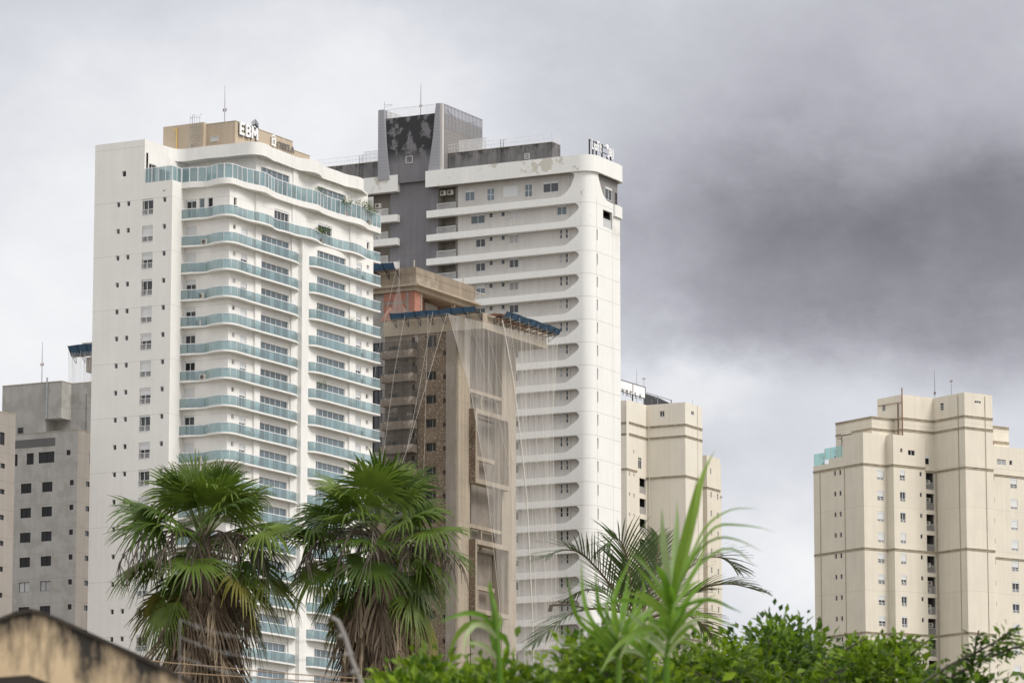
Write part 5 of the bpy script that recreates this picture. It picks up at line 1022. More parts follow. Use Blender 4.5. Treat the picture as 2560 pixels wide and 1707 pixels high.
# ================================================================ another building site, its top showing over the grey block
T8 = Frame(232, 870, 560, 27.4)
t8 = thing('unfinished_tower', 'top of a concrete building site peeking out beside the white tower, over the grey block', 'building', (*T8.o, 0), T8.rot)
b = MB(); b.prism([(0.0, 1.0), (0.0, -8), (9, -8), (9, 1.0)], 92.6, 94.6); b.build('roof_beam', M['conc_grey'], t8)
MB().box(1.0, 9, -7, -0.6, 0, 92.6).build('wall', M['conc'], t8)
MB().box(-0.6, 0.5, -3, 1.3, 96.3, 96.5).build('formwork', M['wood'], t8)
platform('blue debris platform at the top of the far building site beside the white tower', 'x', 0, -6, 2.6, 94.6, 1.2, 1.3, parent_rot=T8)
net('torn white net hanging from the far building site beside the white tower', 'x', -1.5, ([(171, 868), (172, 920), (172, 1000)], [(240, 872), (240, 930), (240, 1000)]), [(0.03, [(171, 866), (172, 930), (172, 1000)]), (0.03, [(201, 872), (203, 930), (200, 1000)]), (0.03, [(180, 880), (183, 940), (182, 1000)]), (0.04, [(209, 895), (212, 920), (222, 925), (224, 900)]), (0.025, [(219, 900), (219, 1000)])], fr=T8)
# ================================================================ ground
def flat(name, x0, x1, y0, y1, z, mat, kind='structure'):
    o = MB().quad((x0, y0, z), (x1, y0, z), (x1, y1, z), (x0, y1, z)).build(name, mat); o['kind'] = kind; return o
flat('ground', -3000, 3000, -600, 3500, 0.0, surf('dry_ground', (0.16, 0.14, 0.10), stain=0.3, scale=0.05, rough=0.95))
flat('street', -400, 400, 128, 142, 0.004, surf('asphalt', (0.055, 0.055, 0.058), stain=0.2, scale=0.3, rough=0.9))
M.update(
    palm=leaf_mat('fan_palm_leaf', (0.062, 0.112, 0.013), (0.155, 0.225, 0.030), 0.33, 0.42, 0.25),
    palm_old=leaf_mat('yellowing_palm_leaf', (0.11, 0.15, 0.025), (0.22, 0.19, 0.04), 0.30, 0.5, 0.35),
    palm_dead=leaf_mat('dead_palm_leaf', (0.135, 0.10, 0.072), (0.31, 0.24, 0.165), 0.15, 0.8, 0.3),
    palm_dark=leaf_mat('dry_palm_thread', (0.10, 0.08, 0.066), (0.23, 0.19, 0.155), 0.1, 0.85, 0.3),
    petiole=leaf_mat('palm_stalk', (0.10, 0.14, 0.045), (0.15, 0.17, 0.06), 0.05, 0.5, 0.1),
    trunk=surf('palm_trunk', (0.13, 0.10, 0.075), stain=0.4, scale=4, rough=0.95),
    coco=leaf_mat('coconut_leaf', (0.045, 0.075, 0.020), (0.085, 0.125, 0.036), 0.22, 0.38, 0.25),
    rachis=leaf_mat('coconut_rachis', (0.14, 0.10, 0.06), (0.17, 0.13, 0.07), 0.0, 0.6, 0.1),
    cane=leaf_mat('cane_leaf', (0.12, 0.26, 0.018), (0.22, 0.34, 0.05), 0.45, 0.4, 0.2),
    cane_pale=leaf_mat('pale_cane_leaf', (0.30, 0.42, 0.17), (0.40, 0.48, 0.24), 0.4, 0.45, 0.15),
    bush=leaf_mat('bush_leaf', (0.028, 0.075, 0.005), (0.22, 0.33, 0.014), 0.42, 0.5, 0.35, island=True),
    bush2=leaf_mat('lime_bush_leaf', (0.038, 0.10, 0.007), (0.23, 0.34, 0.018), 0.45, 0.5, 0.35, island=True),
    bush3=leaf_mat('deep_bush_leaf', (0.022, 0.062, 0.006), (0.15, 0.25, 0.014), 0.4, 0.5, 0.35, island=True),
    bark=surf('grey_bark', (0.15, 0.13, 0.11), stain=0.3, scale=3, rough=0.95),
    pot=leaf_mat('potted_leaf', (0.03, 0.075, 0.012), (0.16, 0.23, 0.03), 0.35, 0.45, 0.3, island=True),
    oldwall=surf('stained_cream_wall', (0.78, 0.62, 0.40), stain=0.12, streak=0.2, scale=0.8, rough=0.95, blotch=(1.15, 0.53, 0.64, (1, 1, 0.75)), blotch_col=(0.060, 0.047, 0.038)),
    cap=surf('black_mouldy_cap', (0.055, 0.045, 0.038), stain=0.4, scale=2, rough=0.95),
    post=surf('concrete_fence_post', (0.30, 0.275, 0.26), stain=0.15, scale=4, rough=0.95),
    wire=surf('galvanised_wire', (0.30, 0.29, 0.28), rough=0.5, stain=0.05),
    cable=surf('copper_cable', (0.34, 0.24, 0.15), rough=0.6, stain=0.05),
)
UP = Vector((0, 0, 1))
# ================================================================ fan palms
def fan_blade(mb, base, axis, normal, R, rnd, spread=118, nseg=34, droop=0.5, mi=0, web=0.50, wilt=0.0):
    """a pleated fan leaf: segments joined near the stalk, free and hanging towards their tips."""
    axis = axis.normalized(); side = axis.cross(normal).normalized(); normal = side.cross(axis).normalized()
    st = (0.04, 0.22, 0.40, web, 0.72, 0.87, 1.0)
    for k in range(nseg):
        if rnd.random() < 0.05: continue
        am = math.radians(-spread + 2 * spread * (k + 0.5) / nseg); ah = math.radians(spread / nseg)
        Rk = R * (0.80 + 0.20 * math.cos(am * 0.62)) * rnd.uniform(0.92, 1.05); jit = rnd.uniform(-0.05, 0.05); dr = droop * rnd.uniform(0.4, 2.3)
        twist = rnd.uniform(-0.3, 0.3); vs = []
        for s in st:
            f = 1.0 if s <= web else max(0.05, 1 - (s - web) / (1 - web)) ** 0.8
            fold = 0.30 if s <= web else 0.4
            for j, e in enumerate((-1, 0, 1)):
                a = am + ah * e * f + (jit * (s - web) / (1 - web) if s > web else 0)
                d = axis * math.cos(a) + side * math.sin(a)
                w = Rk * s * math.sin(ah) * f
                cup = -0.10 * R * (abs(am) / 2.0) ** 2 * s
                p = base + d * (Rk * s) + normal * ((fold * w if j == 1 else -fold * w * 0.4) + cup + 0.02 * R * wilt * rnd.uniform(-1, 1))
                t = max(0.0, s - web * 0.9)
                p = p - UP * (dr * R * t * t * 1.9) + side * (twist * R * t * t * 0.35)
                vs.append(p)
        n = len(st); fs = []
        for i in range(n - 1):
            fs += [(i * 3, i * 3 + 1, i * 3 + 4, i * 3 + 3), (i * 3 + 1, i * 3 + 2, i * 3 + 5, i * 3 + 4)]
        mb.add(vs, fs, mi)
def fan_palm(label, px, py, dist, seed, k=1.0, skirt_dx=0.0):
    """px, py: where the crown grows from."""
    rnd = random.Random(seed); g = at_y(px, py, dist); root_ = thing('fan_palm', label, 'palm tree', (g.x + skirt_dx, dist, 0), 0, 'fan palms with brown skirts')
    top = Vector((-skirt_dx, 0, g.z)); foot = Vector((0, 0, 0))
    pts = [foot.lerp(top, i / 8) + Vector((-skirt_dx * 0.5 * math.sin(math.pi * i / 8) * 0.3, 0, 0)) for i in range(9)]
    MB().tube(pts, [0.34, 0.30, 0.27, 0.26, 0.25, 0.24, 0.24, 0.22, 0.16], 12).build('trunk', M['trunk'], root_, smooth=True)
    n = 58
    for i in range(n):
        t = i / (n - 1); az = i * 2.39996 + rnd.uniform(-0.35, 0.35); el = math.radians(87 - 140 * t ** 0.95 + rnd.uniform(-10, 10))
        d = Vector((math.cos(az) * math.cos(el), math.sin(az) * math.cos(el), math.sin(el)))
        if t > 0.5 and d.y < -0.15 and abs(d.x) < 0.8 and (i % 4 or t > 0.75): continue
        Lp = k * (0.80 + 0.45 * min(1, t * 2.2)) * rnd.uniform(0.75, 1.2); R = k * rnd.uniform(1.0, 1.22) * (0.95 if t < 0.1 else 1.0)
        b0 = top - UP * (0.1 + 0.75 * t) + Vector((d.x, d.y, 0)) * 0.12
        pl, dd = [b0], d.copy(); m = MB()
        for s in range(5):
            pl.append(pl[-1] + dd * Lp / 5); dd = (dd - UP * (0.10 * (0.3 + t))).normalized()
        m.tube(pl, [0.030, 0.026, 0.022, 0.02, 0.017, 0.012], 5, 1)
        out = Vector((d.x, d.y, 0)).normalized() if abs(d.z) < 0.98 else Vector((1, 0, 0))
        nrm = UP * max(0.1, math.cos(el)) + out * (-math.sin(el)) ; nrm = nrm - dd * nrm.dot(dd); nrm = nrm.normalized() + Vector((rnd.uniform(-.35, .35), rnd.uniform(-.75, .1), rnd.uniform(-.2, .2)))
        old = t > 0.72
        fan_blade(m, pl[-1], dd, nrm, R, rnd, 112 if t > 0.12 else 55, 34, 0.22 + 0.30 * t, 0)
        m.build('frond', [M['palm_old'] if old and rnd.random() < 0.4 else M['palm'], M['petiole']], root_)
    for i in range(64):                                   # the skirt of dead fronds
        t = i / 63; az = i * 2.39996 + 0.5; d = Vector((math.cos(az), math.sin(az), -1.3 - 0.8 * rnd.random())); m = MB()
        b0 = top - UP * (0.45 + 2.3 * t) + Vector((d.x, d.y, 0)) * 0.2; pl = [b0]; dd = d.normalized(); Lp = k * rnd.uniform(0.7, 1.15)
        for s in range(4): pl.append(pl[-1] + dd * Lp / 4); dd = (dd - UP * 0.45).normalized()
        m.tube(pl, [0.026, 0.022, 0.018, 0.014, 0.01], 4)
        o = Vector((d.x, d.y, 0)).normalized(); fan_blade(m, pl[-1], (dd + o * 0.05).normalized(), (o + Vector((rnd.uniform(-.8, .8), rnd.uniform(-.8, .8), .1))), k * rnd.uniform(1.0, 1.5), rnd, rnd.uniform(26, 58), 18, 0.25, 0, 0.35, 1.0)
        m.build('dead_frond', M['palm_dead'], root_)
    for i in range(14):                                   # old flower stalks with hanging threads
        az = i * 2.39996 + 1.0; el = 0.35; d = Vector((math.cos(az) * math.cos(el), math.sin(az) * math.cos(el), math.sin(el)))
        m = MB(); pl = [top - UP * 0.35]; dd = d.copy(); L_ = k * rnd.uniform(1.7, 2.4)
        for s in range(9): pl.append(pl[-1] + dd * L_ / 9); dd = (dd - UP * (0.10 + 0.035 * s)).normalized()
        m.tube(pl, [0.030 - 0.0022 * s for s in range(10)], 5)
        for s in range(4, 10):
            for q in range(3):
                p = pl[s]; tp = [p]; h = Vector((rnd.uniform(-.5, .5), rnd.uniform(-.5, .5), -0.6)).normalized()
                for u in range(4): tp.append(tp[-1] + h * rnd.uniform(0.10, 0.2)); h = (h - UP * 0.5).normalized()
                m.tube(tp, [0.014, 0.013, 0.012, 0.010, 0.006], 3)
        m.build('flower_stalk', M['palm_dark'], root_)
    return root_
fan_palm('fan palm with a brown skirt, standing before the teal balconies and lower white wall', 508, 1312, 95, 4, 1.0, 0.35)
fan_palm('fan palm with a tan torn skirt, standing before the concrete tower', 946, 1308, 95, 17, 0.96, -0.1)

# ================================================================ coconut palm
def coconut():
    D = 104.0; rnd = random.Random(5)
    def w(px, py, dy=0.0): return at_y(px, py, D + dy)
    base = w(1600, 1560); t = thing('coconut_palm', 'wind-blown coconut palm with dark feathery fronds behind the tall cane', 'palm tree', (base.x, D, 0))
    o = Vector((base.x, D, 0))
    MB().tube([(0.3, 0, 0), (0.25, 0, base.z * 0.5), (0, 0, base.z - 0.3), (0, 0, base.z + 0.3)], [0.22, 0.17, 0.14, 0.10], 10).build('trunk', M['trunk'], t, smooth=True)
    S = lambda zx, zy: (960 + zx * .42517, 1100 + zy * .42517)
    fr = [  # rachis as zoomed photo points, depth drift, leaflet length, wind
        ([(1500, 1050), (1420, 960), (1340, 860), (1240, 740), (1150, 660), (1060, 645), (970, 675)], -0.8, 0.95, 0.5),
        ([(1500, 1050), (1450, 930), (1448, 800), (1430, 700), (1395, 600), (1350, 575), (1315, 620)], -0.5, 0.95, 0.2),
        ([(1510, 1050), (1560, 900), (1600, 760), (1615, 650), (1612, 570)], 0.3, 0.7, 0.3),
        ([(1520, 1060), (1640, 970), (1780, 910), (1900, 860), (2050, 845), (2215, 888)], -0.4, 0.75, 0.6),
        ([(1520, 1050), (1640, 900), (1760, 780), (1870, 700), (1980, 690), (2080, 760)], 0.8, 0.85, 0.6),
        ([(1490, 1060), (1360, 1000), (1220, 990), (1100, 1020), (990, 1100), (885, 1195)], -0.9, 0.75, 0.3),
        ([(1490, 1070), (1380, 1080), (1270, 1130), (1180, 1220), (1080, 1330), (1010, 1400)], 0.5, 0.75, 0.3),
        ([(1500, 1050), (1420, 1010), (1300, 900), (1180, 880), (1060, 940)], 1.1, 0.7, 0.3),
        ([(1520, 1060), (1660, 1020), (1790, 1030), (1880, 1090), (1960, 1180)], 0.9, 0.75, 0.4),
        ([(1505, 1050), (1500, 900), (1530, 760), (1570, 660), (1640, 600)], 1.3, 0.8, 0.3),
        ([(1510, 1060), (1600, 1060), (1690, 1120), (1740, 1220)], -1.0, 0.7, 0.2),
        ([(1500, 1070), (1430, 1090), (1370, 1160), (1340, 1260)], -1.1, 0.7, 0.2),
    ]
    for pts, dep, ll, wind in fr:
        n = len(pts); P = [w(*S(*p), dep * (i / (n - 1)) * 1.8) - o for i, p in enumerate(pts)]; P[0] = Vector((0, 0, base.z + 0.1))
        P = smooth(P, 6); P = resample(P, 0.085); m = MB(); N_ = len(P)
        m.tube(P, [0.035 * (1 - 0.8 * i / N_) + 0.005 for i in range(N_)], 5, 1)
        for i in range(4, N_):
            s = i / (N_ - 1); tg = (P[min(i + 1, N_ - 1)] - P[i - 1]).normalized(); sd = tg.cross(UP); sd = sd.normalized() if sd.length > 1e-3 else Vector((1, 0, 0)); nn = sd.cross(tg)
            L = 1.25 * ll * (0.35 + 0.75 * math.sin(math.pi * min(1, 0.12 + s * 0.88)) ** 0.6) * rnd.uniform(0.85, 1.1)
            for e in (-1, 1):
                d = (sd * e * 0.8 + tg * (0.75 + 0.5 * s) + nn * rnd.uniform(0.05, 0.35) + Vector((wind * 0.25, 0, 0))).normalized(); q = P[i]; wd = 0.024; vs = []; ax = d.cross(nn).normalized()
                for u in range(5):
                    f = (0.7, 1.0, 0.9, 0.6, 0.05)[u]; vs += [q - ax * wd * f, q + ax * wd * f + nn * 0.006]
                    q = q + d * L / 4; d = (d - UP * rnd.uniform(0.05, 0.16)).normalized()
                m.add(vs, [(2 * u, 2 * u + 1, 2 * u + 3, 2 * u + 2) for u in range(4)], 0)
        m.build('frond', [M['coco'], M['rachis']], t)
    sp = [w(*S(*p), -1.0) - o for p in ((1180, 985), (1080, 965), (985, 968))]
    MB().tube(sp, [0.02, 0.025, 0.03], 5).tube([sp[-1], w(*S(975, 1005), -1) - o], 0.05, 5).build('dry_spathe', M['palm_dark'], t)
coconut()

# ================================================================ tall cane and broad-leaved stalks, close to the camera
def blade(mb, pts, wmax, mi=0, fold=0.25, base_w=0.45):
    P = resample(smooth(pts, 5), 0.06); n = len(P); vs = []
    for i, p in enumerate(P):
        s = i / (n - 1); t = (P[min(i + 1, n - 1)] - P[max(i - 1, 0)]).normalized(); a = t.cross(Vector((0.15, 1, 0.1))).normalized(); b = a.cross(t)
        wd = wmax * 0.5 * (base_w + (1 - base_w) * min(1, s * 4)) * min(1, (1 - s) * 2.4 + 0.02)
        vs += [p - a * wd, p + b * wd * fold, p + a * wd]
    mb.add(vs, [f for i in range(n - 1) for f in ((3 * i, 3 * i + 1, 3 * i + 4, 3 * i + 3), (3 * i + 1, 3 * i + 2, 3 * i + 5, 3 * i + 4))], mi)
Z5 = lambda zx, zy: (960 + zx * .42517, 1100 + zy * .42517)
def cane(label, D, foot, stems, leaves, group='canes in the thicket', extra=0, seed=1):
    f = at_y(*Z5(*foot), D); t = thing('cane_plant', label, 'cane', (f.x, D, 0), 0, group); o = Vector((f.x, D, 0)); w = lambda p, dy: at_y(*Z5(*p), D + dy) - o
    for st in stems:
        P = [Vector((0, 0, 0))] + [w(p, 0) for p in st]; MB().tube(P, [0.022] + [0.02 - 0.010 * i / len(st) for i in range(len(st))], 6).build('stem', M['cane'], t, smooth=True)
    for i, (pts, wd, dy, mat) in enumerate(leaves):
        n = len(pts); m = MB(); blade(m, [w(p, dy * (k / (n - 1))) for k, p in enumerate(pts)], wd * 0.52); m.build('leaf', M[mat], t)
    rc = random.Random(seed)
    for i in range(extra):                                # more thin blades fanning from the stem
        st = stems[0]; k = rc.uniform(0.0, 1.0) * (len(st) - 1); a, e = st[int(k)], st[min(int(k) + 1, len(st) - 1)]; f_ = k - int(k); x, y = a[0] + (e[0] - a[0]) * f_, a[1] + (e[1] - a[1]) * f_
        sg = rc.choice((-1, 1)); ln_ = rc.uniform(180, 420); lean = rc.uniform(0.05, 0.75); arch = rc.uniform(0.1, 0.7)
        pts = [(x + sg * ln_ * lean * u, y - ln_ * (u - arch * u * u * 1.1)) for u in (0, 0.25, 0.5, 0.75, 1.0)]; dy = rc.uniform(-.5, .5)
        m = MB(); blade(m, [w(p, dy * (q / 4)) for q, p in enumerate(pts)], rc.uniform(0.014, 0.032)); m.build('leaf', M['cane' if rc.random() < .8 else 'cane_pale'], t)
cane('tallest cane with long upright blades and thin arching leaves', 25, (1640, 1420), [[(1660, 1300), (1690, 1100), (1705, 900)]], [
    ([(1700, 960), (1760, 700), (1820, 430), (1880, 190), (1945, 60)], 0.105, 0.3, 'cane'), ([(1695, 940), (1725, 760), (1790, 480), (1850, 200)], 0.09, -0.3, 'cane'), ([(1690, 940), (1665, 780), (1640, 560), (1632, 390)], 0.085, -0.2, 'cane_pale'), ([(1700, 930), (1706, 720), (1722, 500), (1722, 350)], 0.08, 0.2, 'cane_pale'),
    ([(1705, 900), (1800, 690), (1900, 500), (2030, 412), (2130, 400), (2210, 405)], 0.028, 0.4, 'cane'), ([(1710, 920), (1830, 660), (1950, 510), (2080, 498), (2200, 512), (2300, 540)], 0.03, 0.5, 'cane'), ([(1720, 880), (1850, 650), (1960, 575), (2060, 580), (2150, 615), (2230, 660)], 0.026, -0.3, 'cane'),
    ([(1720, 900), (1870, 720), (1990, 640), (2080, 650), (2160, 720), (2200, 745)], 0.026, 0.3, 'cane'), ([(1690, 1010), (1660, 850), (1620, 760), (1605, 735)], 0.085, -0.5, 'cane'), ([(1710, 980), (1790, 830), (1860, 700), (1900, 560)], 0.05, 0.3, 'cane'),
    ([(1715, 1000), (1830, 950), (1940, 940), (2040, 985), (2110, 1015)], 0.04, -0.3, 'cane'), ([(1700, 1050), (1800, 1020), (1930, 1040), (2020, 1080), (2085, 1090)], 0.035, 0.2, 'cane'), ([(1690, 1020), (1550, 960), (1420, 940), (1300, 960), (1240, 965)], 0.045, 0.4, 'cane'),
    ([(1680, 1100), (1560, 1090), (1440, 1150), (1330, 1260), (1280, 1370)], 0.055, -0.4, 'cane'), ([(1690, 1120), (1760, 1080), (1840, 1120), (1900, 1220)], 0.05, 0.2, 'cane'), ([(1680, 1150), (1600, 1110), (1500, 1130), (1400, 1220)], 0.055, -0.3, 'cane')], extra=40, seed=3)
cane('cane with narrow upright leaves before the coconut palm fronds', 26, (1380, 1420), [[(1380, 1300), (1385, 1150)]], [
    ([(1385, 1200), (1350, 1060), (1360, 900), (1440, 720), (1470, 660)], 0.06, 0.2, 'cane'), ([(1380, 1190), (1280, 1030), (1250, 880), (1245, 740)], 0.05, -0.2, 'cane'), ([(1375, 1220), (1220, 1060), (1170, 900), (1160, 700)], 0.05, 0.3, 'cane'), ([(1370, 1240), (1160, 1080), (1100, 920), (1068, 775)], 0.05, -0.3, 'cane'),
    ([(1385, 1180), (1400, 1000), (1420, 900), (1445, 760)], 0.055, 0.3, 'cane'), ([(1390, 1190), (1470, 1060), (1520, 940), (1530, 850), (1500, 770)], 0.045, 0.1, 'cane'), ([(1385, 1230), (1330, 1100), (1310, 980), (1340, 860)], 0.055, -0.4, 'cane_pale'), ([(1390, 1250), (1480, 1140), (1570, 1090), (1640, 1090)], 0.06, 0.3, 'cane'), ([(1380, 1260), (1300, 1190), (1200, 1190), (1110, 1280)], 0.05, 0.2, 'cane')], extra=30, seed=5)
cane('cane fanning low over the leafy thicket between the upright canes', 27, (1560, 1430), [[(1560, 1320), (1550, 1220)]], [
    ([(1550, 1260), (1500, 1120), (1470, 1000), (1500, 860)], 0.06, 0.2, 'cane'), ([(1555, 1260), (1600, 1100), (1690, 1000), (1780, 960)], 0.06, -0.2, 'cane'), ([(1550, 1280), (1440, 1230), (1330, 1280), (1260, 1380)], 0.06, 0.3, 'cane_pale'), ([(1560, 1280), (1680, 1190), (1800, 1190), (1900, 1260)], 0.05, -0.3, 'cane'), ([(1555, 1240), (1570, 1080), (1560, 960)], 0.06, 0.1, 'cane')], extra=26, seed=8)
cane('broad-leaved stalk with a curled bud and arching leaves before the concrete tower', 24, (690, 1430), [[(680, 1330), (665, 1180), (648, 1020), (632, 900)]], [
    ([(640, 960), (630, 900), (618, 850), (610, 830), (625, 815)], 0.045, 0.0, 'cane'), ([(650, 1060), (640, 960), (628, 880), (618, 845), (622, 822), (636, 835)], 0.05, 0.05, 'cane'), ([(660, 1120), (650, 1000), (655, 930)], 0.08, 0.1, 'cane'), ([(660, 1120), (600, 1040), (530, 1016), (440, 1025), (310, 1075)], 0.055, -0.2, 'cane'), ([(665, 1150), (600, 1080), (520, 1070), (440, 1130), (390, 1230), (372, 1290)], 0.065, 0.2, 'cane'),
    ([(672, 1180), (620, 1110), (540, 1080), (480, 1160), (470, 1260)], 0.06, -0.3, 'cane_pale'), ([(670, 1250), (640, 1150), (660, 1140), (720, 1170), (735, 1260)], 0.09, 0.2, 'cane'), ([(675, 1300), (600, 1210), (520, 1190), (470, 1200)], 0.05, -0.2, 'cane_pale'), ([(665, 1130), (690, 1060), (670, 1010)], 0.04, 0.2, 'cane')])

# ================================================================ leafy thicket and trees along the bottom
def leaf6(mb, p, d, n, L, W, mi=0):
    s = d.cross(n).normalized(); n = s.cross(d).normalized(); a = p + d * L * 0.45; tip = p + d * L - UP * L * 0.12
    mb.add([p, a - s * W * 0.5 + n * W * 0.14, tip, a + s * W * 0.5 + n * W * 0.14, p + d * L * 0.5], ((0, 4, 2, 1), (0, 3, 2, 4)), mi)
def bush(label, D, prof, dep, nleaf, leaf, mat, seed, twigs=14, base_px=1760, name='bush', group=None, foot=None):
    """prof: the crown's upper outline as photo points; it is filled with twigs and leaves down below the frame, over a real depth."""
    rnd = random.Random(seed); prof = sorted((x, y + (56 if D < 37 else 28)) for x, y in prof); xs = [p[0] for p in prof]
    f = foot or ((xs[0] + xs[-1]) / 2); b = at_y(f, 2600, D); t = thing(name, label, 'bush' if name == 'bush' else 'tree', (b.x, D, 0), 0, group); o = Vector((b.x, D, 0))
    def top(x):
        for (x0, y0), (x1, y1) in zip(prof, prof[1:]):
            if x0 <= x <= x1: return y0 + (y1 - y0) * (x - x0) / max(1, x1 - x0)
        return 1900
    clus = []; px = F_PX / D
    for i in range(int(nleaf / 26)):
        x = rnd.uniform(xs[0], xs[-1]); y0 = top(x); u = rnd.random() ** 1.7; y = y0 + 8 + u * (base_px - y0); e = rnd.uniform(-1, 1)
        y += (abs(e) ** 2) * 40 + 14 * math.sin(x * 0.055 + seed) + 10 * math.sin(x * 0.021 + 2 * seed)
        clus.append(at_y(x, y, D + e * dep) - o)
    hub = [Vector((rnd.uniform(-.3, .3), rnd.uniform(-.3, .3), 0)) for _ in range(4)]
    tm = MB()
    zlow = min(c.z for c in clus)
    for h in hub[:3]: tm.tube([h, h + Vector((rnd.uniform(-.2, .2), 0, zlow * 0.5)), h * 1.8 + Vector((rnd.uniform(-.5, .5), 0, zlow + 0.2))], [0.07, 0.055, 0.03], 7)
    tm.build('trunk', M['bark'], t, smooth=True)
    tw = MB(); lm = MB()
    for c in clus:
        h = rnd.choice(hub); s0 = Vector((h.x * 2 + (c.x) * 0.55, c.y * 0.5, zlow - 0.2)); mid = s0.lerp(c, 0.6) + Vector((rnd.uniform(-.15, .15), rnd.uniform(-.1, .1), 0.12))
        dirc = (c - s0).normalized()
        if rnd.random() < 0.5: tw.tube([s0, mid, c], [0.014, 0.009, 0.004], 4)
        k = rnd.randint(10, 26); sp = leaf * rnd.uniform(1.6, 3.2); lf = rnd.uniform(0.6, 1.3)
        for _ in range(k):
            off = Vector((rnd.gauss(0, 1), rnd.gauss(0, 1), rnd.gauss(0, 0.75))) * sp * 0.55
            d = (off.normalized() * 0.8 + dirc * 0.5 + Vector((rnd.uniform(-.4, .4), rnd.uniform(-.4, .4), rnd.uniform(-.5, .25)))).normalized()
            n = (UP * 0.8 + Vector((rnd.uniform(-.7, .7), rnd.uniform(-.9, .4), rnd.uniform(-.3, .3))))
            L = 1.25 * lf * leaf * rnd.uniform(0.6, 1.25); leaf6(lm, c + off, d, n, L, L * rnd.uniform(0.42, 0.6))
    tw.build('twigs' if False else 'branch', M['bark'], t); lm.build('foliage', M[mat], t)
    return t
def spray(parent, o, D, path, leaf, mat, rnd, n=60):
    P = resample(smooth([at_y(x, y, D + dy) - o for x, y, dy in path], 5), 0.06); m = MB()
    MB().tube(P, [0.014 * (1 - 0.75 * i / len(P)) + 0.003 for i in range(len(P))], 5).build('branch', M['bark'], parent)
    for i in range(n):
        p = P[int((0.12 + 0.88 * rnd.random()) * (len(P) - 1))]; tg = (P[-1] - P[0]).normalized(); a = rnd.uniform(0, 6.28); sd = Vector((math.cos(a), math.sin(a), rnd.uniform(-.9, .5)))
        d = (tg * 0.6 + sd * 0.8).normalized(); leaf6(m, p + sd * rnd.uniform(0.0, 0.09), d, UP + Vector((rnd.uniform(-.6, .6), rnd.uniform(-1, .3), 0)), leaf * rnd.uniform(.6, 1.2), leaf * 0.5)
    m.build('foliage', M[mat], parent)
TG = 'leafy trees and bushes along the thicket'
bush('lime green bush at the foot of the fan palms, before the concrete tower', 30, [(960, 1720), (985, 1655), (1030, 1612), (1085, 1618), (1130, 1640), (1160, 1690)], 0.5, 2600, 0.075, 'bush2', 21, group=TG)
bush('small bright bush below the broad-leaved stalk', 28, [(1130, 1720), (1170, 1668), (1215, 1640), (1262, 1605), (1300, 1640), (1330, 1690)], 0.45, 2200, 0.075, 'bush2', 22, group=TG)
bush('tall bright leafy shoot among the upright canes', 30, [(1370, 1720), (1420, 1640), (1445, 1550), (1490, 1520), (1540, 1560), (1580, 1640), (1620, 1720)], 0.45, 3000, 0.075, 'bush2', 23, group=TG)
bush('bushy tree with fresh green leaves right behind the tallest cane', 40, [(1600, 1740), (1660, 1640), (1730, 1605), (1800, 1590), (1850, 1610), (1900, 1640), (1960, 1740)], 0.9, 6800, 0.085, 'bush', 24, name='leafy_tree', group=TG)
bush('round topped tree with deep green leaves under the gap of open sky', 46, [(1780, 1740), (1830, 1625), (1875, 1580), (1925, 1530), (1960, 1540), (2000, 1575), (2060, 1600), (2120, 1650), (2180, 1740)], 1.0, 8500, 0.095, 'bush3', 25, name='leafy_tree', group=TG)
tr = bush('leafy tree below the stepped cream tower', 42, [(2020, 1740), (2080, 1630), (2140, 1600), (2200, 1610), (2250, 1618), (2290, 1650), (2320, 1690), (2350, 1740)], 0.9, 6500, 0.088, 'bush', 26, name='leafy_tree', group=TG)
rr_ = random.Random(9); oo = tr.location.copy()
for path in ([(2060, 1660, 0), (2120, 1620, -.2), (2165, 1595, -.3)], [(2200, 1650, 0), (2260, 1600, .2), (2318, 1610, .3)], [(2250, 1660, 0), (2290, 1625, -.2), (2320, 1600, -.4)]): spray(tr, oo, 42, path, 0.10, 'bush', rr_, 50)
tr = bush('tree with one long slanting branch reaching up across the stepped cream tower', 38, [(2260, 1770), (2330, 1720), (2400, 1690), (2450, 1700), (2520, 1710), (2575, 1700)], 0.6, 2400, 0.08, 'bush3', 27, name='leafy_tree', group=TG)
oo = tr.location.copy()
for path, n in (([(2290, 1720, 0), (2370, 1665, -.1), (2450, 1625, -.2), (2510, 1590, -.3), (2548, 1562, -.4)], 130), ([(2380, 1690, 0), (2450, 1650, .1), (2500, 1610, .2), (2525, 1570, .2)], 80), ([(2430, 1660, 0), (2440, 1610, -.3), (2447, 1575, -.4)], 55), ([(2480, 1640, 0), (2530, 1620, -.2), (2575, 1610, -.3)], 50), ([(2340, 1700, 0), (2400, 1700, .2), (2470, 1690, .3)], 70)): spray(tr, oo, 38, path, 0.095, 'bush3', rr_, n)
bush('low dark bush in front, at the edge beside the stained wall ridge', 34, [(880, 1740), (930, 1700), (990, 1690), (1050, 1720)], 0.4, 700, 0.08, 'bush3', 28, group=TG)
bush('deep green bush filling the thicket under the canes', 34, [(1180, 1740), (1250, 1710), (1340, 1690), (1420, 1680), (1500, 1660), (1600, 1650), (1680, 1660), (1720, 1740)], 0.6, 4200, 0.09, 'bush', 29, group=TG)

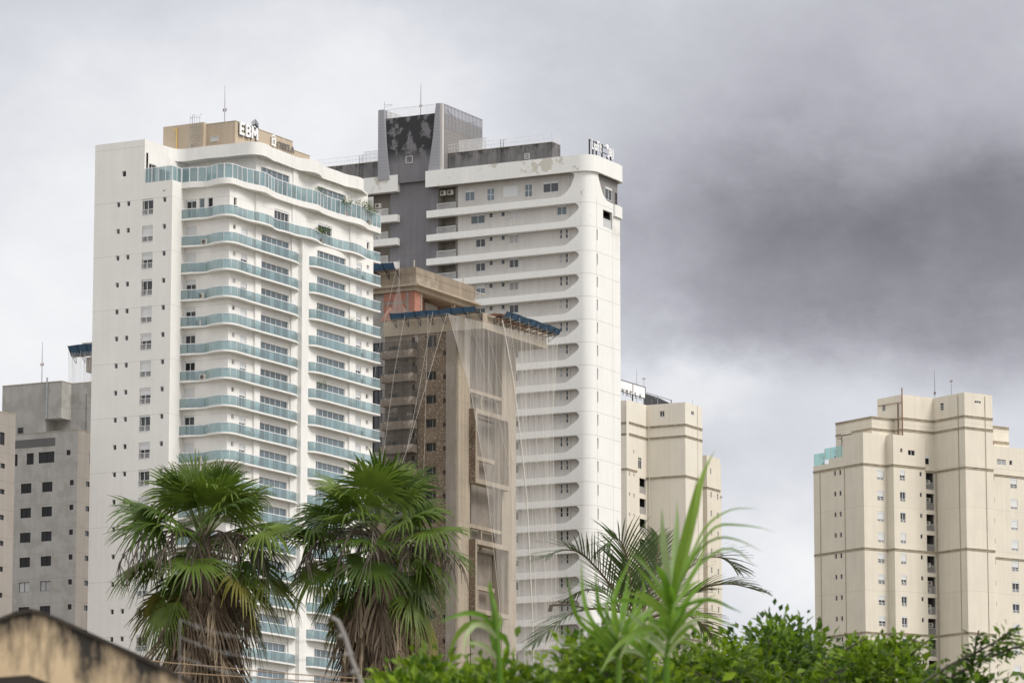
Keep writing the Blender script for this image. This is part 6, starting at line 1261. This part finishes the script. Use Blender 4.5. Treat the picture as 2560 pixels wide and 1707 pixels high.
# ================================================================ old wall with a gable, fence posts, wires
WD = 22.0
wl = thing('gable_wall', 'old cream wall with a peaked top, blotched with black mould', 'wall', (0, WD, 0))
prof = [at_y(x, y, WD) for x, y in ((-420, 1720), (-200, 1625), (0, 1550), (40, 1534), (76, 1527), (110, 1535), (180, 1566), (260, 1603), (350, 1643), (430, 1682), (520, 1725), (640, 1785))]
def gable():
    m = MB(); pv = resample(prof, 0.012); dz = (0, 0.02, 0.05, 0.1, 0.16, 0.24, 0.34, 0.5, 0.8, 1.4, 2.2); n = len(pv); vs = []; att = []
    for q in pv:
        for d in dz: vs.append((q.x, 0.0, q.z - d)); att.append(d)
    k = len(dz); fs = [(i * k + j, i * k + j + 1, (i + 1) * k + j + 1, (i + 1) * k + j) for i in range(n - 1) for j in range(k - 1)]
    m.add(vs, fs); nv = len(m.v)
    m.add([(q.x, 0.22, z) for q in pv for z in (q.z, 0.0)], [(2 * i + 2, 2 * i + 3, 2 * i + 1, 2 * i) for i in range(n - 1)])
    m.add([(q.x, y, q.z) for q in pv for y in (0, 0.22)], [(2 * i, 2 * i + 1, 2 * i + 3, 2 * i + 2) for i in range(n - 1)])
    for q in (pv[0], pv[-1]): m.quad((q.x, 0, q.z), (q.x, 0.22, q.z), (q.x, 0.22, 0), (q.x, 0, 0))
    m.quad((pv[0].x, 0.001, 0), (pv[-1].x, 0.001, 0), (pv[-1].x, 0.001, pv[-1].z - 0.5), (pv[0].x, 0.001, pv[0].z - 0.9))
    me = m.mesh('wall', M['oldwall']); a_ = me.attributes.new('below', 'FLOAT', 'POINT'); a_.data.foreach_set('value', att + [0.0] * (2 * n * 2) + [0.0] * (len(m.v) - nv - 4 * n)); return me
def mould_mat():
    m, nt, p, N, L = new_mat('stained_cream_wall'); tc = N('ShaderNodeTexCoord'); at = N('ShaderNodeAttribute'); at.attribute_name = 'below'
    def nz(sc, mp, det=7):
        q = N('ShaderNodeMapping'); L(tc.outputs['Object'], q.inputs[0]); q.inputs['Scale'].default_value = mp; n = N('ShaderNodeTexNoise'); L(q.outputs[0], n.inputs['Vector']); n.inputs['Scale'].default_value = sc; n.inputs['Detail'].default_value = det; n.inputs['Roughness'].default_value = 0.65; return n.outputs['Fac']
    def mt(op, a, b):
        n = N('ShaderNodeMath'); n.operation = op
        for i, v in enumerate((a, b)):
            if isinstance(v, (int, float)): n.inputs[i].default_value = v
            else: L(v, n.inputs[i])
        return n.outputs[0]
    f = mt('ADD', mt('MULTIPLY', nz(3.0, (2.2, 1, 0.45)), 1.0), mt('MULTIPLY', nz(9.0, (1, 1, 0.6)), 0.35)); f = mt('SUBTRACT', f, mt('MULTIPLY', at.outputs['Fac'], 0.75))
    r = N('ShaderNodeMapRange'); L(f, r.inputs[0]); r.inputs[1].default_value = 0.44; r.inputs[2].default_value = 0.70
    mx = N('ShaderNodeMix'); mx.data_type = 'RGBA'; L(r.outputs[0], mx.inputs[0]); mx.inputs[7].default_value = (0.035, 0.030, 0.026, 1)
    m2 = N('ShaderNodeMix'); m2.data_type = 'RGBA'; L(nz(1.6, (1, 1, 1)), m2.inputs[0]); m2.inputs[6].default_value = (0.56, 0.41, 0.25, 1); m2.inputs[7].default_value = (0.74, 0.58, 0.38, 1); L(m2.outputs[2], mx.inputs[6])
    L(mx.outputs[2], p.inputs['Base Color']); p.inputs['Roughness'].default_value = 0.95; return m
M['oldwall'] = mould_mat()
link_mesh('wall', gable(), wl)
m = MB()
for a, e in zip(prof, prof[1:]):
    m.add([(a.x, -0.012, a.z - 0.008), (e.x, -0.012, e.z - 0.008), (e.x, -0.012, e.z + 0.014), (a.x, -0.012, a.z + 0.014), (a.x, 0.27, a.z - 0.03), (e.x, 0.27, e.z - 0.03), (e.x, 0.27, e.z + 0.022), (a.x, 0.27, a.z + 0.022)], ((0, 1, 2, 3), (7, 6, 5, 4), (3, 2, 6, 7), (0, 4, 5, 1), (1, 5, 6, 2), (0, 3, 7, 4)))
m.build('coping', M['cap'], wl)
p = at_y(0, 1697, WD); MB().slab_xz([(prof[0].x, p.z - .3), (prof[0].x, p.z - .02), (at_y(40, 0, WD).x, p.z), (at_y(110, 0, WD).x, p.z + .012), (at_y(160, 0, WD).x, p.z - .03), (at_y(205, 0, WD).x, p.z - .09), (at_y(205, 0, WD).x, p.z - .3)], -0.12, -0.002).build('ledge', M['cap'], wl)
FD = 20.0
def fpost(label, path, r, D=FD):
    P = [at_y(x, y, D) for x, y in path]; b = P[0]; t = thing('fence_post', label, 'fence post', (b.x, D, 0), 0); P = [Vector((0, 0, 0))] + [q - Vector((b.x, D, 0)) for q in P]
    MB().tube(P, r, 8).build('post', M['post'], t); return t, P
t, P = fpost('leaning bent-top concrete fence post before the second fan palm', [(905, 1710), (880, 1650), (862, 1590), (845, 1552), (828, 1543)], 0.011)
for (x0, y0, x1, y1) in ((846, 1590, 866, 1588), (862, 1636, 884, 1634), (878, 1680, 900, 1678)): MB().tube([at_y(x0, y0, FD) - t.location, at_y(x1, y1, FD) - t.location], 0.011, 6).build('wire_peg', M['post'], t)
fpost('thin faint grey fence post before the brown skirt of the first fan palm', [(449, 1720), (449, 1640), (450, 1548)], 0.0028)
for i, (pts, nm) in enumerate((([(450, 1548), (520, 1575), (600, 1592), (700, 1606), (780, 1600), (850, 1590)], 'topmost'), ([(450, 1592), (540, 1625), (640, 1645), (740, 1650), (865, 1636)], 'middle'), ([(450, 1640), (540, 1672), (640, 1695), (760, 1702), (880, 1680)], 'lowest'))):
    c = [at_y(x, y, FD) for x, y in pts]; m = MB(); P = resample(smooth(c, 6), 0.03); m.tube(P, 0.0016, 4)
    for k in range(3, len(P), 5):
        q = P[k]; m.tube([q + Vector((-0.012, 0, 0.016)), q + Vector((0.012, 0, -0.016))], 0.0013, 3).tube([q + Vector((0.012, 0.01, 0.014)), q + Vector((-0.012, -0.01, -0.014))], 0.0013, 3)
    o = m.build('barbed_wire', M['wire']); tag(o, 'sagging barbed wire, %s of the three strands between the fence posts' % nm, 'barbed wire', 'barbed wire strands')
for i, (pts, nm) in enumerate((([(300, 1640), (395, 1653), (560, 1668), (720, 1683), (980, 1700), (1200, 1712)], 'upper'), ([(300, 1668), (430, 1679), (560, 1688), (720, 1698), (980, 1712), (1200, 1722)], 'lower'))):
    o = MB().tube(smooth([at_y(x, y, 62) for x, y in pts], 4), 0.009, 5).build('overhead_cable', M['cable']); tag(o, '%s of two thin tan cables crossing before the fan palm skirts' % nm, 'cable', 'overhead cables')

# ================================================================ plants on the terraces
def potted(label, fr, x, y, z, h, seed, wide=0.5, nleaf=160, leaf=0.28, mat='pot', pot=True):
    rnd = random.Random(seed); p = fr.o + fr.X * x + fr.Y * y; t = thing('potted_plant', label, 'plant', (p.x, p.y, z), 0, None)
    if pot: MB().prism([(0.2 * math.cos(a * math.pi / 6), 0.2 * math.sin(a * math.pi / 6)) for a in range(12)], 0, 0.4).build('pot', M['beige_in'], t)
    MB().tube([(0, 0, 0.3), (0, 0, h * 0.75)], 0.03, 5).build('stem', M['bark'], t); m = MB()
    for _ in range(nleaf):
        a = rnd.uniform(0, 6.28); s = rnd.random() ** 0.6; q = Vector((math.cos(a) * wide * s, math.sin(a) * wide * s, h * (0.55 + 0.45 * rnd.random()))); d = Vector((math.cos(a), math.sin(a), rnd.uniform(-.5, .9))).normalized()
        leaf6(m, q, d, UP + Vector((rnd.uniform(-.5, .5), -.4, 0)), leaf * rnd.uniform(.6, 1.3), leaf * 0.26)
    m.build('foliage', M[mat], t); return t
potted('big bushy dark green shrub at the end of the top glass terrace', T1, 29.6, -5.9, 93.72, 2.4, 1, 0.95, 420, 0.34)
potted('trailing green shrub beside the biggest terrace shrub', T1, 30.9, -6.0, 93.72, 1.9, 2, 0.85, 300, 0.30)
potted('yellowish palm-like plant behind the top terrace glass', T1, 25.6, -6.2, 93.72, 1.9, 3, 0.7, 120, 0.5)
potted('dark climbing plant by the far sliding door of the top terrace', T1, 20.5, -5.9, 93.72, 2.3, 4, 0.5, 220, 0.26)
potted('yellow-green palm plant on the long balcony below the top terrace', T1, 20.4, -6.25, 89.8, 1.7, 5, 0.75, 130, 0.5)
potted('round little shrub on the third balcony down on the far wing', T1, 19.8, -6.45, slabs[3] + .2, 1.5, 6, 0.35, 150, 0.2)
potted('small leafy plant at the far end of the third balcony down', T1, 26.0, -6.45, slabs[3] + .2, 1.3, 7, 0.45, 110, 0.25)
potted('spiky thin plant rising over a lower far wing balcony', T1, 20.2, -6.5, slabs[6] + .2, 2.0, 8, 0.4, 60, 0.4)
potted('small plant behind the green terrace glass of the cream tower', T5, 0.6, 9.6, 86.7, 1.6, 9, 0.4, 110, 0.25)
potted('second small plant behind the green terrace glass of the cream tower', T5, 0.6, 6.9, 87.35, 1.4, 10, 0.3, 90, 0.22)
